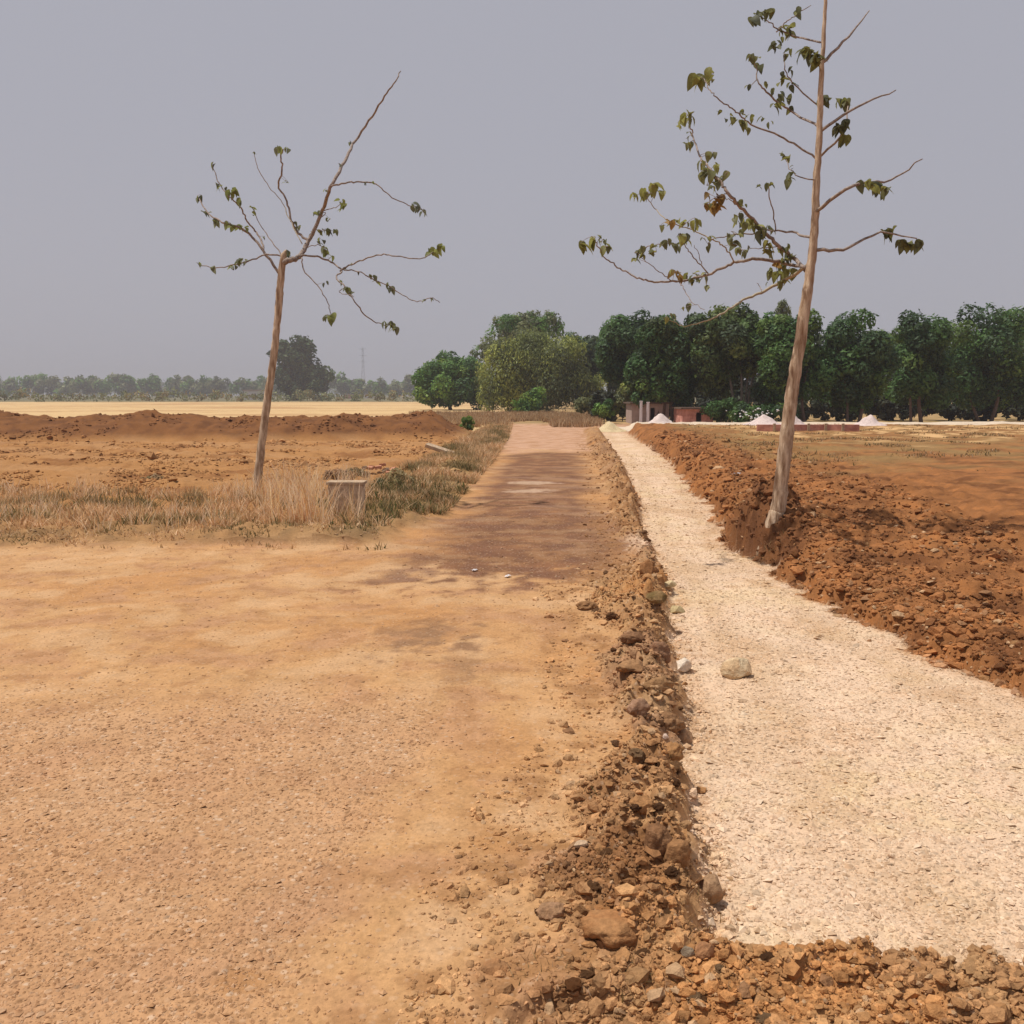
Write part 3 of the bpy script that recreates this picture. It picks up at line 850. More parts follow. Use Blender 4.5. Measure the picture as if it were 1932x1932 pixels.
def leaf_mesh(name, mat, lobes=False, droop=0.35, wid=0.55):
    """broad leaf, 1 long along +X, folded on the midrib and drooping"""
    rows = 7
    V = []; 
    for i in range(rows + 1):
        t = i / rows
        w = wid * (math.sin(math.pi * t ** 0.8)) ** 0.8 * 0.5
        if lobes: w *= 1 + 0.35 * math.cos(t * 16)
        if i in (0, rows): w = 0.012
        zc = -droop * t * t
        V += [(t, -w, zc + w * 0.35 + 0.02 * math.sin(t * 20)), (t, 0, zc), (t, w, zc + w * 0.35 - 0.02 * math.sin(t * 17))]
    f = []
    for i in range(rows):
        a = i * 3
        f += [(a, a + 1, a + 4, a + 3), (a + 1, a + 2, a + 5, a + 4)]
    return new_mesh(name, V, f, mat, None, True)
def young_tree(base, depth, dvar, trunk, trunk_w, branches, clusters, outside, label, leafcols, leaf_scale=1.0, seed=1):
    r = random.Random(seed)
    def D(u, v):
        return depth + dvar * float(fbm(np.array([u / 150.0]), np.array([v / 150.0]), 1.0, 2, seed * 3.7)[0]) * 1.3
    t = thing('young_tree', tuple(base), label, 'tree')
    b0 = np.array(base)
    tp = [at_y(u, v, depth) for u, v in trunk]
    tp[0][2] = base[2] - 0.12
    dv_ = tp[1] - tp[0]
    tp.insert(0, tp[0] - dv_ / np.linalg.norm(dv_) * 0.45)
    trunk_w = [trunk_w[0] * 1.05] + trunk_w
    tp = smooth_path(tp, 6)
    k = np.linspace(0, 1, len(tp))
    rad = np.interp(k, np.linspace(0, 1, len(trunk_w)), trunk_w) * (1 + 0.025 * np.array([math.sin(i * 1.7) + math.sin(i * 0.6) + (2.2 if i % 11 == 5 else 0) for i in range(len(tp))]))
    tp[1:-1] += np.array([[r.gauss(0, 0.0025), r.gauss(0, 0.0025), 0] for _ in range(len(tp) - 2)])
    link('trunk', tube_mesh('trunk', [(tp - b0, rad)], BARK_PALE, 12), t)
    mats = [leaf_mat('leaf_%d_%d' % (seed, i), False, alb(*c), 0.45) for i, c in enumerate(leafcols)]
    meshes = []
    for i, m_ in enumerate(mats):
        meshes.append([leaf_mesh('leaf', m_, False, 0.3 + 0.2 * (j % 3), 0.5 + 0.12 * j) for j in range(3)])
    bobs = []
    for pts, w0, w1, pale in branches:
        P = []
        last = None
        for u, v in pts:
            P.append(at_y(u, v, D(u, v)))
        P[0] = at_y(pts[0][0], pts[0][1], depth) if any(abs(pts[0][0] - a) < 30 and abs(pts[0][1] - b) < 45 for a, b in trunk) else P[0]
        P = smooth_path(P, 5)
        if len(P) > 6:
            P[1:-1] += np.array([[r.gauss(0, 0.006) for _ in range(3)] for _ in range(len(P) - 2)])
        R = np.linspace(w0, w1, len(P)) * 0.5 * depth / F
        bo = link('branch', tube_mesh('branch', [(P - b0, R)], TWIG_PALE if pale else TWIG, 6), t)
        bobs.append((bo, P, pts))
    allp = [(bo, p) for bo, P, _ in bobs for p in P]
    PP = np.array([p for _, p in allp])
    nleaf = 0
    outmesh = []
    for cl in clusters + outside:
        u, v, s = cl[:3]
        ci = cl[3] if len(cl) > 3 else None
        c = at_y(u, v, D(u, v))
        dist = np.linalg.norm(PP - c, axis=1)
        bi = int(np.argmin(dist))
        parent = allp[bi][0]
        anchor = PP[bi]
        if dist[bi] > 0.16:
            c = anchor + (c - anchor) / dist[bi] * r.uniform(0.05, 0.14)
        cnt = max(2, min(5, int(s / 2.7)))
        L0 = s * depth / F * leaf_scale
        if s > 18: cnt = 5
        for q in range(cnt):
            if ci is None: ci_ = r.choice([0, 0, 1, 1, 2]) if len(mats) > 2 else 0
            else: ci_ = ci
            me = meshes[ci_][r.randrange(3)]
            L = L0 * r.uniform(0.75, 1.3)
            ang = r.uniform(0, 6.283)
            el = r.uniform(-1.2, 0.25)
            off = np.array([r.gauss(0, .25), r.gauss(0, .25), r.gauss(0, .15)]) * L0
            pos = c + off
            rot = Euler((r.uniform(-0.6, 0.6), -el, ang), 'XYZ').to_matrix().to_4x4()
            start = pos - np.array(rot @ Vector((0.35 * L, 0, 0)))
            nleaf += 1
            if nleaf > 290:
                vv = np.empty(len(me.vertices) * 3, np.float32); me.vertices.foreach_get('co', vv)
                vv = vv.reshape(-1, 3) * L @ np.array(rot.to_3x3()).T + (start - b0)
                ff = np.array([list(p_.vertices) for p_ in me.polygons])
                outmesh.append((vv, ff, ci_))
                continue
            o = link('leaf', me, parent, tuple(start - b0))
            o.rotation_euler = rot.to_euler()
            o.scale = (L, L, L)
            if q == 0:
                st = link('leaf_stalk', tube_mesh('leaf_stalk', [(smooth_path([anchor - b0, (anchor + start) / 2 - b0 + np.array([0, 0, 0.01]), start - b0, c - b0], 3), np.full(10, 0.0022))], TWIG, 4), parent)
    if outmesh:
        off = 0; VV = []; FF = []; MI = []
        for vv, ff, ci_ in outmesh:
            VV.append(vv); FF.append(ff + off); off += len(vv); MI += [ci_] * len(ff)
        me = new_mesh('leaves', np.vstack(VV), np.vstack(FF), None, None, True)
        for m_ in mats: me.materials.append(m_)
        me.polygons.foreach_set('material_index', np.array(MI, np.int32))
        link('leaves', me, t)['kind'] = 'stuff'
    print('LEAVES', nleaf)
    return t, nleaf

LT_branches = [
    ([(535, 495), (543, 492), (559, 486), (569, 479), (582, 455), (595, 429), (608, 398), (624, 354), (650, 305), (670, 266), (702, 219), (722, 188), (743, 157), (756, 134)], 11, 1.8, False),
    ([(582, 455), (559, 435), (549, 411), (541, 380), (525, 349), (533, 326), (530, 300), (534, 282)], 5, 2.4, False),
    ([(570, 460), (545, 410), (533, 383), (507, 352), (489, 323), (480, 293)], 2, 1, True),
    ([(624, 352), (650, 345), (676, 343), (702, 345), (715, 352), (740, 372), (766, 385), (792, 393), (800, 402)], 3.2, 1.2, False),
    ([(569, 482), (598, 484), (624, 494), (645, 510), (634, 523), (650, 541), (670, 570), (690, 595), (715, 610), (740, 613)], 4, 1.6, False),
    ([(641, 512), (663, 499), (689, 489), (715, 481), (740, 481), (779, 488), (805, 484), (823, 471)], 3, 1.6, False),
    ([(645, 508), (676, 512), (702, 525), (735, 541), (766, 561), (792, 569), (813, 562), (830, 571)], 2.4, 1.2, False),
    ([(569, 486), (574, 510), (598, 538), (613, 560), (622, 585), (624, 598)], 2.8, 1.3, False),
    ([(529, 520), (497, 473), (471, 442), (445, 427), (420, 420), (392, 402), (372, 370)], 6, 2, False),
    ([(497, 473), (494, 455), (481, 435), (466, 416), (455, 393), (437, 375), (415, 350), (400, 310)], 4, 1.6, False),
    ([(538, 484), (502, 481), (471, 492), (442, 499), (410, 505), (375, 500)], 3.2, 1.5, False),
    ([(538, 490), (507, 448), (486, 416), (479, 393)], 2.4, 1.2, False),
    ([(608, 398), (630, 392), (645, 384)], 1.8, 1, False),
    ([(595, 432), (612, 434), (625, 436)], 1.8, 1, False),
    ([(575, 468), (598, 462), (615, 470)], 1.8, 1, False),
    ([(600, 415), (614, 402), (604, 398)], 1.8, 1, False),
    ([(650, 541), (640, 552), (660, 556), (668, 560)], 1.6, 1, False),
]
LT_cl = [(528, 281, 10), (540, 280, 9), (480, 288, 5), (661, 268, 5), (640, 310, 5), (612, 358, 6), (645, 380, 10, 1), (651, 391, 12, 1), (705, 345, 4), (690, 345, 4),
         (778, 386, 9), (788, 391, 9), (799, 400, 10), (815, 474, 11, 1), (826, 468, 11, 1), (836, 466, 8, 1), (592, 402, 7), (603, 398, 7), (616, 412, 8), (604, 436, 9), (618, 432, 9), (628, 436, 9),
         (588, 440, 8), (600, 456, 8), (612, 470, 9), (606, 453, 8), (618, 480, 9), (626, 484, 7), (562, 426, 8), (575, 415, 5), (560, 366, 4), (546, 352, 4), (450, 352, 10, 1), (456, 362, 10), (440, 362, 10, 1),
         (478, 392, 9), (480, 402, 8), (440, 428, 10, 1), (452, 427, 9, 1), (463, 428, 8), (470, 440, 6), (497, 447, 5), (452, 490, 9), (465, 492, 8), (440, 500, 10), (446, 494, 9),
         (697, 517, 8), (706, 522, 8), (712, 529, 8), (732, 538, 7), (738, 544, 9), (800, 566, 6), (812, 564, 6), (643, 530, 8), (655, 545, 9), (660, 550, 7), (612, 533, 6), (616, 598, 10), (626, 597, 10, 1),
         (635, 600, 10, 1), (610, 606, 8), (728, 608, 9), (738, 612, 11), (748, 620, 9), (540, 474, 8), (545, 482, 6), (434, 316, 5), (555, 420, 5), (650, 505, 5), (663, 497, 4), (674, 513, 4)]
LT_out = [(400, 312, 8), (412, 350, 9), (390, 402, 10), (374, 372, 10), (405, 418, 9), (378, 500, 9), (405, 505, 8)]
young_tree((TREE_L[0], TREE_L[1], H(TREE_L[0], TREE_L[1])), TREE_L[1], 0.7,
           [(484, 948), (487, 900), (495, 830), (504, 760), (513, 700), (520, 640), (524, 600), (527, 560), (530, 520), (535, 484), (541, 472)],
           [0.075, 0.062, 0.058, 0.056, 0.054, 0.05, 0.05, 0.055, 0.05, 0.045, 0.018],
           LT_branches, LT_cl, LT_out, 'slender bare young tree with few leaves in the dry grass',
           [(136, 138, 104), (156, 162, 94), (118, 122, 98)], 1.45, 2)
RT_branches = [
    ([(1520, 505), (1496, 499), (1451, 491), (1420, 489), (1391, 495), (1362, 506), (1336, 518), (1304, 527), (1269, 531), (1236, 532), (1207, 526), (1180, 513), (1156, 497), (1138, 482), (1125, 460), (1116, 446)], 7, 1.6, False),
    ([(1336, 516), (1313, 491), (1300, 473), (1287, 455), (1280, 442)], 2.6, 1.3, False),
    ([(1385, 496), (1369, 468), (1351, 455), (1324, 442), (1300, 431), (1264, 420), (1238, 397), (1222, 375), (1216, 362)], 2.6, 1.2, True),
    ([(1530, 520), (1496, 486), (1469, 464), (1447, 442), (1420, 413), (1393, 386), (1373, 362), (1358, 342), (1336, 313), (1323, 298), (1310, 267), (1305, 246), (1300, 223)], 8, 1.8, False),
    ([(1530, 448), (1496, 439), (1462, 435), (1442, 433)], 5, 2, False),
    ([(1463, 436), (1460, 404), (1451, 375), (1449, 348)], 2.6, 1.6, False),
    ([(1540, 300), (1497, 270), (1452, 249), (1414, 231), (1393, 215), (1372, 200), (1349, 181), (1336, 163), (1328, 148)], 4, 1.3, False),
    ([(1545, 240), (1494, 210), (1465, 192), (1442, 169), (1428, 148), (1427, 124), (1414, 106)], 4.5, 1.5, False),
    ([(1428, 150), (1412, 166)], 1.6, 1, False),
    ([(1548, 80), (1496, 66), (1465, 54), (1447, 39), (1427, 29)], 3.5, 1.3, False),
    ([(1465, 60), (1480, 45), (1500, 30), (1530, 10)], 2.6, 1.3, False),
    ([(1525, 500), (1473, 533), (1438, 551), (1407, 564), (1384, 577), (1358, 593), (1329, 606), (1291, 617)], 7, 1.5, True),
    ([(1282, 530), (1291, 548), (1302, 566), (1329, 584)], 2, 1.1, False),
    ([(1291, 617), (1275, 610), (1258, 602)], 1.4, 1, True),
    ([(1269, 531), (1244, 513), (1218, 493), (1204, 478)], 2, 1.1, False),
    ([(1210, 480), (1222, 465), (1245, 461), (1275, 460)], 2, 1.1, False),
    ([(1324, 498), (1318, 480), (1310, 462)], 1.6, 1, False),
    ([(1447, 442), (1400, 440), (1370, 446), (1345, 452), (1334, 466)], 2.8, 1.2, False),
    ([(1400, 395), (1378, 378), (1362, 372)], 1.8, 1, False),
    ([(1375, 365), (1362, 368), (1350, 372)], 1.8, 1, False),
    ([(1420, 413), (1405, 398), (1396, 384)], 1.6, 1, False),
    ([(1438, 551), (1433, 540), (1428, 534)], 1.6, 1, False),
    ([(1469, 464), (1440, 468), (1400, 472)], 1.8, 1, False),
    ([(1545, 200), (1500, 160), (1482, 130), (1480, 100)], 3, 1.3, False),
    ([(1545, 340), (1500, 330), (1480, 296)], 2.6, 1.3, False),
    ([(1548, 120), (1600, 70), (1640, 20)], 6, 2, False), ([(1545, 250), (1620, 200), (1690, 170)], 6, 2, False),
    ([(1538, 400), (1610, 350), (1680, 340), (1740, 300)], 7, 2, False), ([(1530, 470), (1590, 470), (1660, 440), (1730, 450)], 7, 2, False),
    ([(1542, 300), (1590, 250), (1600, 200)], 5, 2, False),
]
RT_cl = [(1106, 461, 13, 1), (1118, 456, 11, 1), (1128, 448, 10), (1140, 465, 11), (1134, 455, 10), (1200, 364, 12, 1), (1212, 359, 12, 1), (1232, 355, 12, 1), (1244, 362, 9, 1), (1222, 366, 9),
         (1310, 150, 14, 1), (1320, 143, 12), (1338, 140, 12, 1), (1346, 150, 9), (1280, 230, 11), (1292, 220, 11), (1303, 212, 9), (1318, 218, 10), (1294, 262, 8), (1300, 275, 9), (1297, 250, 6),
         (1335, 292, 8), (1345, 290, 8), (1323, 312, 10), (1333, 318, 11), (1352, 312, 10, 1), (1325, 330, 10), (1345, 330, 11), (1352, 338, 10), (1340, 345, 8), (1365, 332, 8),
         (1352, 373, 14, 3), (1340, 384, 12, 3), (1357, 388, 12, 3), (1333, 366, 9, 3), (1325, 397, 9), (1347, 355, 9),
         (1255, 425, 8), (1267, 418, 10, 3), (1280, 415, 10), (1296, 420, 9), (1310, 418, 10, 1), (1312, 428, 7), (1288, 446, 12), (1298, 452, 8), (1280, 440, 8),
         (1196, 490, 9), (1200, 478, 9), (1210, 468, 8), (1215, 480, 9), (1232, 475, 10), (1228, 466, 8), (1250, 460, 8), (1262, 460, 9), (1275, 462, 9), (1283, 468, 7),
         (1344, 448, 8), (1338, 462, 8), (1372, 442, 9), (1378, 455, 12), (1390, 442, 10), (1400, 438, 8), (1325, 450, 5),
         (1393, 410, 10), (1400, 420, 11), (1415, 416, 11, 1), (1425, 425, 11, 1), (1435, 432, 12), (1447, 430, 9), (1456, 432, 8), (1438, 442, 12), (1450, 462, 12, 1), (1452, 474, 11), (1396, 470, 10), (1404, 478, 8),
         (1410, 470, 7), (1275, 517, 10, 3), (1285, 520, 10, 3), (1298, 522, 10), (1310, 526, 10), (1322, 526, 9), (1318, 512, 8), (1270, 512, 7), (1331, 545, 8), (1334, 540, 6), (1308, 534, 6), (1328, 514, 6),
         (1296, 575, 8), (1291, 580, 6), (1258, 600, 7), (1268, 593, 6), (1272, 602, 5), (1445, 507, 10, 3), (1455, 515, 11), (1466, 505, 10), (1475, 520, 13, 1), (1484, 530, 12), (1492, 512, 12, 1), (1480, 500, 10),
         (1474, 468, 9), (1484, 466, 9), (1490, 482, 12), (1480, 488, 9), (1445, 535, 5), (1398, 380, 7), (1405, 387, 5), (1442, 349, 8), (1455, 345, 8), (1432, 350, 6),
         (1362, 222, 6), (1377, 223, 9), (1390, 225, 8), (1398, 208, 7), (1408, 215, 8), (1420, 220, 7), (1436, 224, 9), (1450, 234, 7), (1404, 240, 7), (1413, 243, 7), (1408, 256, 11),
         (1410, 105, 8), (1420, 108, 9), (1430, 108, 8), (1432, 122, 8), (1413, 160, 7), (1444, 160, 7), (1460, 170, 8), (1475, 175, 9), (1460, 200, 10), (1470, 192, 8), (1490, 185, 11), (1492, 205, 9), (1478, 148, 12),
         (1490, 132, 9), (1494, 160, 10), (1487, 100, 10), (1464, 82, 11), (1470, 75, 8), (1482, 52, 12, 1), (1490, 62, 11), (1472, 60, 9), (1420, 38, 12), (1430, 28, 11), (1444, 22, 10), (1458, 22, 10),
         (1474, 292, 9), (1484, 298, 10), (1490, 330, 11), (1495, 318, 7), (1492, 340, 9)]
RT_out = [(1510 + (i * 37) % 230, 20 + (i * 83) % 500, 12) for i in range(26)]
ycr = TREE_R[1]
hT = H(TREE_R[0], ycr)
young_tree((TREE_R[0], ycr, hT), ycr, 0.9,
           [(1462, 1000), (1468, 960), (1474, 910), (1481, 850), (1489, 780), (1497, 720), (1510, 640), (1522, 560), (1530, 500), (1536, 440), (1540, 360), (1546, 250), (1550, 140), (1556, 40), (1560, -60)],
           [0.088, 0.076, 0.072, 0.070, 0.066, 0.062, 0.058, 0.052, 0.044, 0.040, 0.036, 0.030, 0.024, 0.018, 0.012],
           RT_branches, RT_cl, RT_out, 'leafy young tree leaning out of the soil heap by the gravel',
           [(144, 144, 96), (170, 168, 94), (122, 126, 94), (172, 138, 78)], 1.6, 5)

# ------------------------------------------------------------------ background trees
def leaf_cloud(blobs, n, leaf, palette, up=0.0, shell=0.75, seed=0, sub=14, droop=0.0):
    """blobs: (x,y,z,rx,ry,rz). returns verts, faces, cols"""
    r = np.random.default_rng(seed)
    bl = np.array(blobs, float)
    vol = (bl[:, 3] * bl[:, 5]) 
    pr = vol / vol.sum()
    # sub clumps on each blob's surface
    cl, cc = [], []
    for b in bl:
        m = sub
        d = r.normal(size=(m, 3)); d /= np.linalg.norm(d, axis=1)[:, None]
        c = b[:3] + d * b[3:6] * r.uniform(0.45, 0.86, (m, 1))
        rad = np.mean(b[3:6]) * r.uniform(0.24, 0.46, m)
        cl.append(np.column_stack([c, rad])); 
    cl = np.concatenate(cl)
    bid = np.repeat(np.arange(len(bl)), sub)
    w = cl[:, 3] ** 2
    w /= w.sum()
    k = r.choice(len(cl), n, p=w)
    d = r.normal(size=(n, 3)); d /= np.linalg.norm(d, axis=1)[:, None]
    rr = r.uniform(0, 1, n) ** (1 / 3.0)
    rr = shell * (0.75 + 0.25 * rr) + (1 - shell) * rr + r.exponential(0.07, n)
    C = cl[k, :3] + d * (cl[k, 3] * rr)[:, None]
    C[:, 2] -= droop * r.random(n) * (rr > 0.8)
    C[:, 2] = np.maximum(C[:, 2], 0.05)
    pal = np.array([alb(*p) for p in palette])
    ccol = pal[r.integers(0, len(pal), len(cl))] * r.uniform(0.8, 1.25, (len(cl), 1))
    col = ccol[k] * r.uniform(0.72, 1.32, (n, 1))
    # leaf quad
    nrm = d + r.normal(size=(n, 3)) * 0.55; nrm[:, 2] += 0.35
    nrm /= np.linalg.norm(nrm, axis=1)[:, None]
    a = r.normal(size=(n, 3)); a[:, 2] += up * 3
    a -= nrm * np.sum(a * nrm, 1)[:, None]; a /= np.linalg.norm(a, axis=1)[:, None]
    b_ = np.cross(nrm, a)
    s = leaf * r.uniform(0.6, 1.5, n)[:, None]
    wd = 0.5 - 0.3 * up
    V = np.stack([C - a * s * 0.6, C + b_ * s * wd * 0.6 + a * s * 0.05, C + a * s * 0.6, C - b_ * s * wd * 0.6], 1)
    f = np.arange(n * 4).reshape(n, 4)
    return V.reshape(-1, 3), f, np.repeat(col, 4, 0)
def pblob(u, v, ru, rv, y, dep=None):
    c = at_y(u, v, y)
    s = y / F
    return (c[0], y, c[2], ru * s, (dep or ru) * s, rv * s)
def bg_tree(name, label, y, blobs, n, leaf, pal, trunks=(), up=0.0, group=None, seed=0, bark=None, sub=14, shell=0.75, droop=0.0):
    B = [pblob(u, v, ru, rv, y + dy) for (u, v, ru, rv, dy) in blobs]
    bx = np.mean([b[0] for b in B])
    base = np.array([bx, y, 0.0])
    t = thing(name, tuple(base), label, 'tree', group)
    V, f, c = leaf_cloud(B, n, leaf, pal, up, shell, seed, sub, droop)
    link('crown', new_mesh('crown', V - base, f, FOLI, c), t)
    r = random.Random(seed)
    for (u0, u1, vt, w) in trunks:
        p0 = at_y(u0, 780, y); p0[2] = -0.1
        p1 = at_y(u1, vt, y)
        mid = (p0 + p1) / 2 + np.array([r.uniform(-.3, .3), r.uniform(-.2, .2), 0])
        P = smooth_path([p0, mid, p1], 5)
        R = np.linspace(w, w * 0.5, len(P)) * 0.5 * y / F
        link('trunk', tube_mesh('trunk', [(P - base, R)], bark or BARK_GREY, 7), t)
    return t
DARK = [(92, 126, 62), (78, 112, 58), (110, 136, 64), (72, 98, 60)]
MIDG = [(118, 156, 66), (100, 138, 64), (138, 164, 70), (88, 124, 64)]
YEL = [(164, 170, 84), (148, 156, 78), (178, 182, 92), (130, 140, 76)]
DULL = [(134, 140, 90), (116, 124, 84), (146, 148, 96)]
# left end: green round tree
bg_tree('round_tree', 'low dark green round tree at the left end of the grove', 96, [(812, 715, 34, 34, 0), (855, 700, 38, 36, 1), (890, 705, 34, 42, 0), (805, 740, 28, 22, -1), (850, 742, 60, 24, -1), (835, 715, 50, 36, 0), (900, 740, 34, 24, 0)], 20000, 0.30, MIDG + DARK[:2], ((850, 848, 725, 8),), seed=1, sub=20)
# tall dull tree behind
bg_tree('tall_tree', 'tall dull green tree rising behind the yellow green one', 104, [(965, 622, 40, 30, 0), (1035, 615, 34, 24, 0), (1000, 640, 60, 40, 0), (1080, 650, 30, 28, 0), (930, 655, 26, 30, 0), (900, 690, 22, 40, 0), (1000, 610, 24, 20, 1)], 15000, 0.30, DULL + MIDG[:2], ((1000, 1000, 660, 9), (930, 925, 680, 5)), up=0.3, seed=2, sub=18)
# central feathery tree
bg_tree('feathery_tree', 'big yellow green feathery tree at the end of the road', 80, [(1010, 676, 78, 50, 0), (965, 665, 48, 36, 0), (1060, 672, 50, 44, 0), (1000, 716, 84, 48, 0), (1075, 728, 50, 46, 0), (938, 718, 44, 46, 1), (1112, 735, 34, 34, 0), (1015, 655, 44, 30, 0), (1000, 740, 70, 34, 0), (935, 745, 40, 26, 0)], 52000, 0.23, YEL + [(118, 126, 78), (108, 116, 76)], ((990, 975, 690, 6), (1010, 1020, 680, 6), (1000, 1000, 650, 5), (1030, 1060, 690, 5)), up=0.6, seed=3, sub=30, droop=0.5, shell=0.55)
bg_tree('green_bush', 'bright green leafy bush below the feathery tree', 72, [(1000, 762, 30, 18, 0), (985, 768, 22, 14, 0), (1015, 752, 18, 20, 0)], 2600, 0.17, MIDG, seed=4)
# dark trees right
bg_tree('dark_tree', 'dark domed tree right of the feathery tree', 58, [(1180, 636, 54, 46, 0), (1155, 660, 38, 44, 0), (1215, 625, 40, 34, 1), (1200, 680, 60, 50, 0), (1165, 700, 34, 26, 0), (1185, 655, 56, 54, 1)], 26000, 0.21, [(92, 122, 70), (82, 110, 66), (108, 134, 72), (70, 94, 64)], ((1187, 1190, 700, 9), (1215, 1228, 710, 5)), seed=5, sub=18)
bg_tree('dark_tree', 'dark green middle tree above the white posts', 50, [(1255, 645, 50, 42, 0), (1258, 675, 62, 50, 0), (1245, 700, 64, 44, 0), (1290, 690, 44, 44, 0), (1225, 730, 50, 26, 0), (1270, 735, 46, 26, 0)], 28000, 0.19, DARK + [(84, 100, 50)], ((1240, 1236, 700, 7), (1250, 1262, 700, 6), (1268, 1290, 700, 6)), seed=6, sub=18)
bg_tree('dark_tree', 'broad dark tree with several pale stems behind the hut', 48, [(1345, 622, 48, 36, 0), (1370, 650, 70, 52, 0), (1392, 614, 50, 34, 0), (1335, 670, 44, 36, 0), (1400, 665, 60, 40, 0), (1440, 640, 44, 44, 0), (1360, 715, 46, 26, 1)], 30000, 0.185, [(100, 124, 66), (88, 108, 62), (118, 132, 70), (80, 98, 64)], ((1395, 1368, 640, 6), (1398, 1392, 640, 6), (1402, 1415, 650, 5), (1410, 1440, 660, 5)), seed=7, bark=flat_mat('pale_grove_bark', alb(140, 128, 114), 8, .2, .02), sub=18)
bg_tree('dark_tree', 'dark tree behind the right trunk at the grove edge', 46, [(1462, 628, 44, 42, 0), (1500, 650, 50, 54, 0), (1470, 675, 50, 50, 0), (1480, 710, 44, 40, 0), (1455, 745, 40, 30, 1), (1530, 700, 50, 56, 0)], 25000, 0.18, DARK, ((1480, 1478, 700, 7), (1520, 1526, 690, 7)), seed=8, sub=18)
bg_tree('spiky_tree', 'thin greyish treetop poking above the dark grove', 62, [(1475, 585, 17, 20, 0), (1480, 600, 14, 24, 0)], 1300, 0.2, DULL, ((1477, 1476, 570, 3),), up=0.8, seed=9)
for i, (u, w) in enumerate(((1620, 70), (1740, 60), (1870, 80))):
    bg_tree('dark_tree', ['dark tree beyond the right trunk, nearest to it', 'dark tree beyond the right trunk, second along', 'dark tree farthest beyond the right trunk'][i], 46 + i * 3, [(u, 650 - 8 * i, w, 56, 0), (u - 30, 700, w * .8, 44, 0), (u + 34, 700, w * .7, 44, 0), (u, 740, w, 24, 1)], 16000, 0.18, DARK, ((u, u + 5, 690, 8), (u - 20, u - 30, 700, 6)), seed=20 + i, sub=16)
# undergrowth bushes
for i, (u, v, ru, rv, y, pal, lab) in enumerate((
        (1140, 770, 22, 20, 50, MIDG, 'fresh green bush behind the grassy cream heap'),
        (1110, 760, 28, 22, 60, DULL, 'dull olive bush where the road ends'),
        (1175, 755, 20, 32, 54, DULL + YEL[:1], 'loose olive bush between the grove trees'),
        (1360, 775, 34, 20, 46.5, DARK, 'dark low shrub left of the white specked shrub'),
        (1415, 782, 40, 22, 45, DARK, 'dark low shrub dotted with white specks'),
        (1472, 780, 32, 26, 45, DARK, 'dark low shrub beside the right trunk'),
        (880, 800, 15, 13, 37, MIDG + YEL, 'small bright green shrub on the left verge'),
        (742, 916, 44, 24, 14.6, [(158, 146, 92), (132, 126, 78), (176, 154, 106), (112, 110, 68)], 'dark olive weed bush between block and road'),
        (655, 896, 44, 12, 16.5, [(176, 132, 94), (156, 118, 82), (142, 122, 82)], 'brown dead weed mound behind the concrete block'),
        (300, 920, 34, 26, 16.0, OLIVE, 'olive weed bush in the left field grass'),
        )):
    b = pblob(u, v, ru, rv, y)
    t = thing('bush', (b[0], y, 0), lab, 'bush')
    lf = 0.15 if y > 40 else 0.03 + y * 0.001
    V, f, c = leaf_cloud([b, (b[0] + b[3] * .4, y, b[2] * .9, b[3] * .7, b[4] * .7, b[5] * .8), (b[0] - b[3] * .5, y, b[2] * .85, b[3] * .6, b[4] * .6, b[5] * .7)], 2600 if y > 20 else 5200, lf, pal, 0.3, 0.6, 50 + i, 8)
    link('foliage', new_mesh('foliage', V - np.array([b[0], y, 0]), f, FOLI, c), t)
    P = np.array([[0, 0, -0.05], [0.02, 0, b[2] * 0.5], [0.05, 0.02, b[2]]])
    link('stem', tube_mesh('stem', [(P, np.array([0.03, 0.022, 0.012]) * max(1, b[3] * 1.2))], BARK_GREY, 5), t)
    if 'specks' in lab:
        m = 60
        Pp = np.array([b[0], y, b[2]]) + rng.normal(size=(m, 3)) * np.array([b[3] * .6, 0.2, b[5] * .35]) + np.array([0, -b[4] * 0.9, 0]) - np.array([b[0], y, 0])
        Pp[:14] = np.array([0.1, -b[4], b[2] - 0.15]) + rng.normal(size=(14, 3)) * np.array([0.14, 0.05, 0.13])
        link('white_bloom', scatter_stones('white_bloom', Pp, rng.uniform(0.04, 0.13, m), np.full((m, 3), 0.62), CHIP, ICO, 1.0), t)['kind'] = 'stuff'
# far left lone tree and the hazy tree lines
bg_tree('lone_tree', 'lone dark domed tree standing far off in the left field', 250, [(565, 672, 34, 36, 0), (555, 700, 42, 40, 0), (590, 712, 36, 36, 0), (570, 730, 50, 22, 0), (530, 670, 22, 14, 2), (548, 660, 26, 22, 0)], 11000, 0.85, [(72, 96, 52), (62, 84, 50), (88, 106, 56)], ((568, 568, 700, 6), (552, 550, 720, 4)), seed=30, sub=16)
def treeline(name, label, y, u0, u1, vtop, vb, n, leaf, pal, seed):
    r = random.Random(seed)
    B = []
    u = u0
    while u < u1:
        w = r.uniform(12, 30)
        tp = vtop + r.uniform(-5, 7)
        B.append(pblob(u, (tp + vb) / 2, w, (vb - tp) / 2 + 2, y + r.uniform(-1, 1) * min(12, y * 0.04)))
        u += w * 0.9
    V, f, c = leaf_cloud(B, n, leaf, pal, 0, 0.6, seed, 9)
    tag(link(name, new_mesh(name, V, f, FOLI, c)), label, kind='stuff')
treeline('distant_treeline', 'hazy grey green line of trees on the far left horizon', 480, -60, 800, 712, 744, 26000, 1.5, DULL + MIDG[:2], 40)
treeline('field_scrub', 'low dry scrub at the far rim of the pale left field', 215, -60, 790, 742, 752, 5000, 0.5, DULL + OLIVE[:2], 45)
treeline('hazy_woods', 'faint grey woods far behind the left field', 800, -80, 2050, 722, 745, 16000, 2.6, DULL, 41)
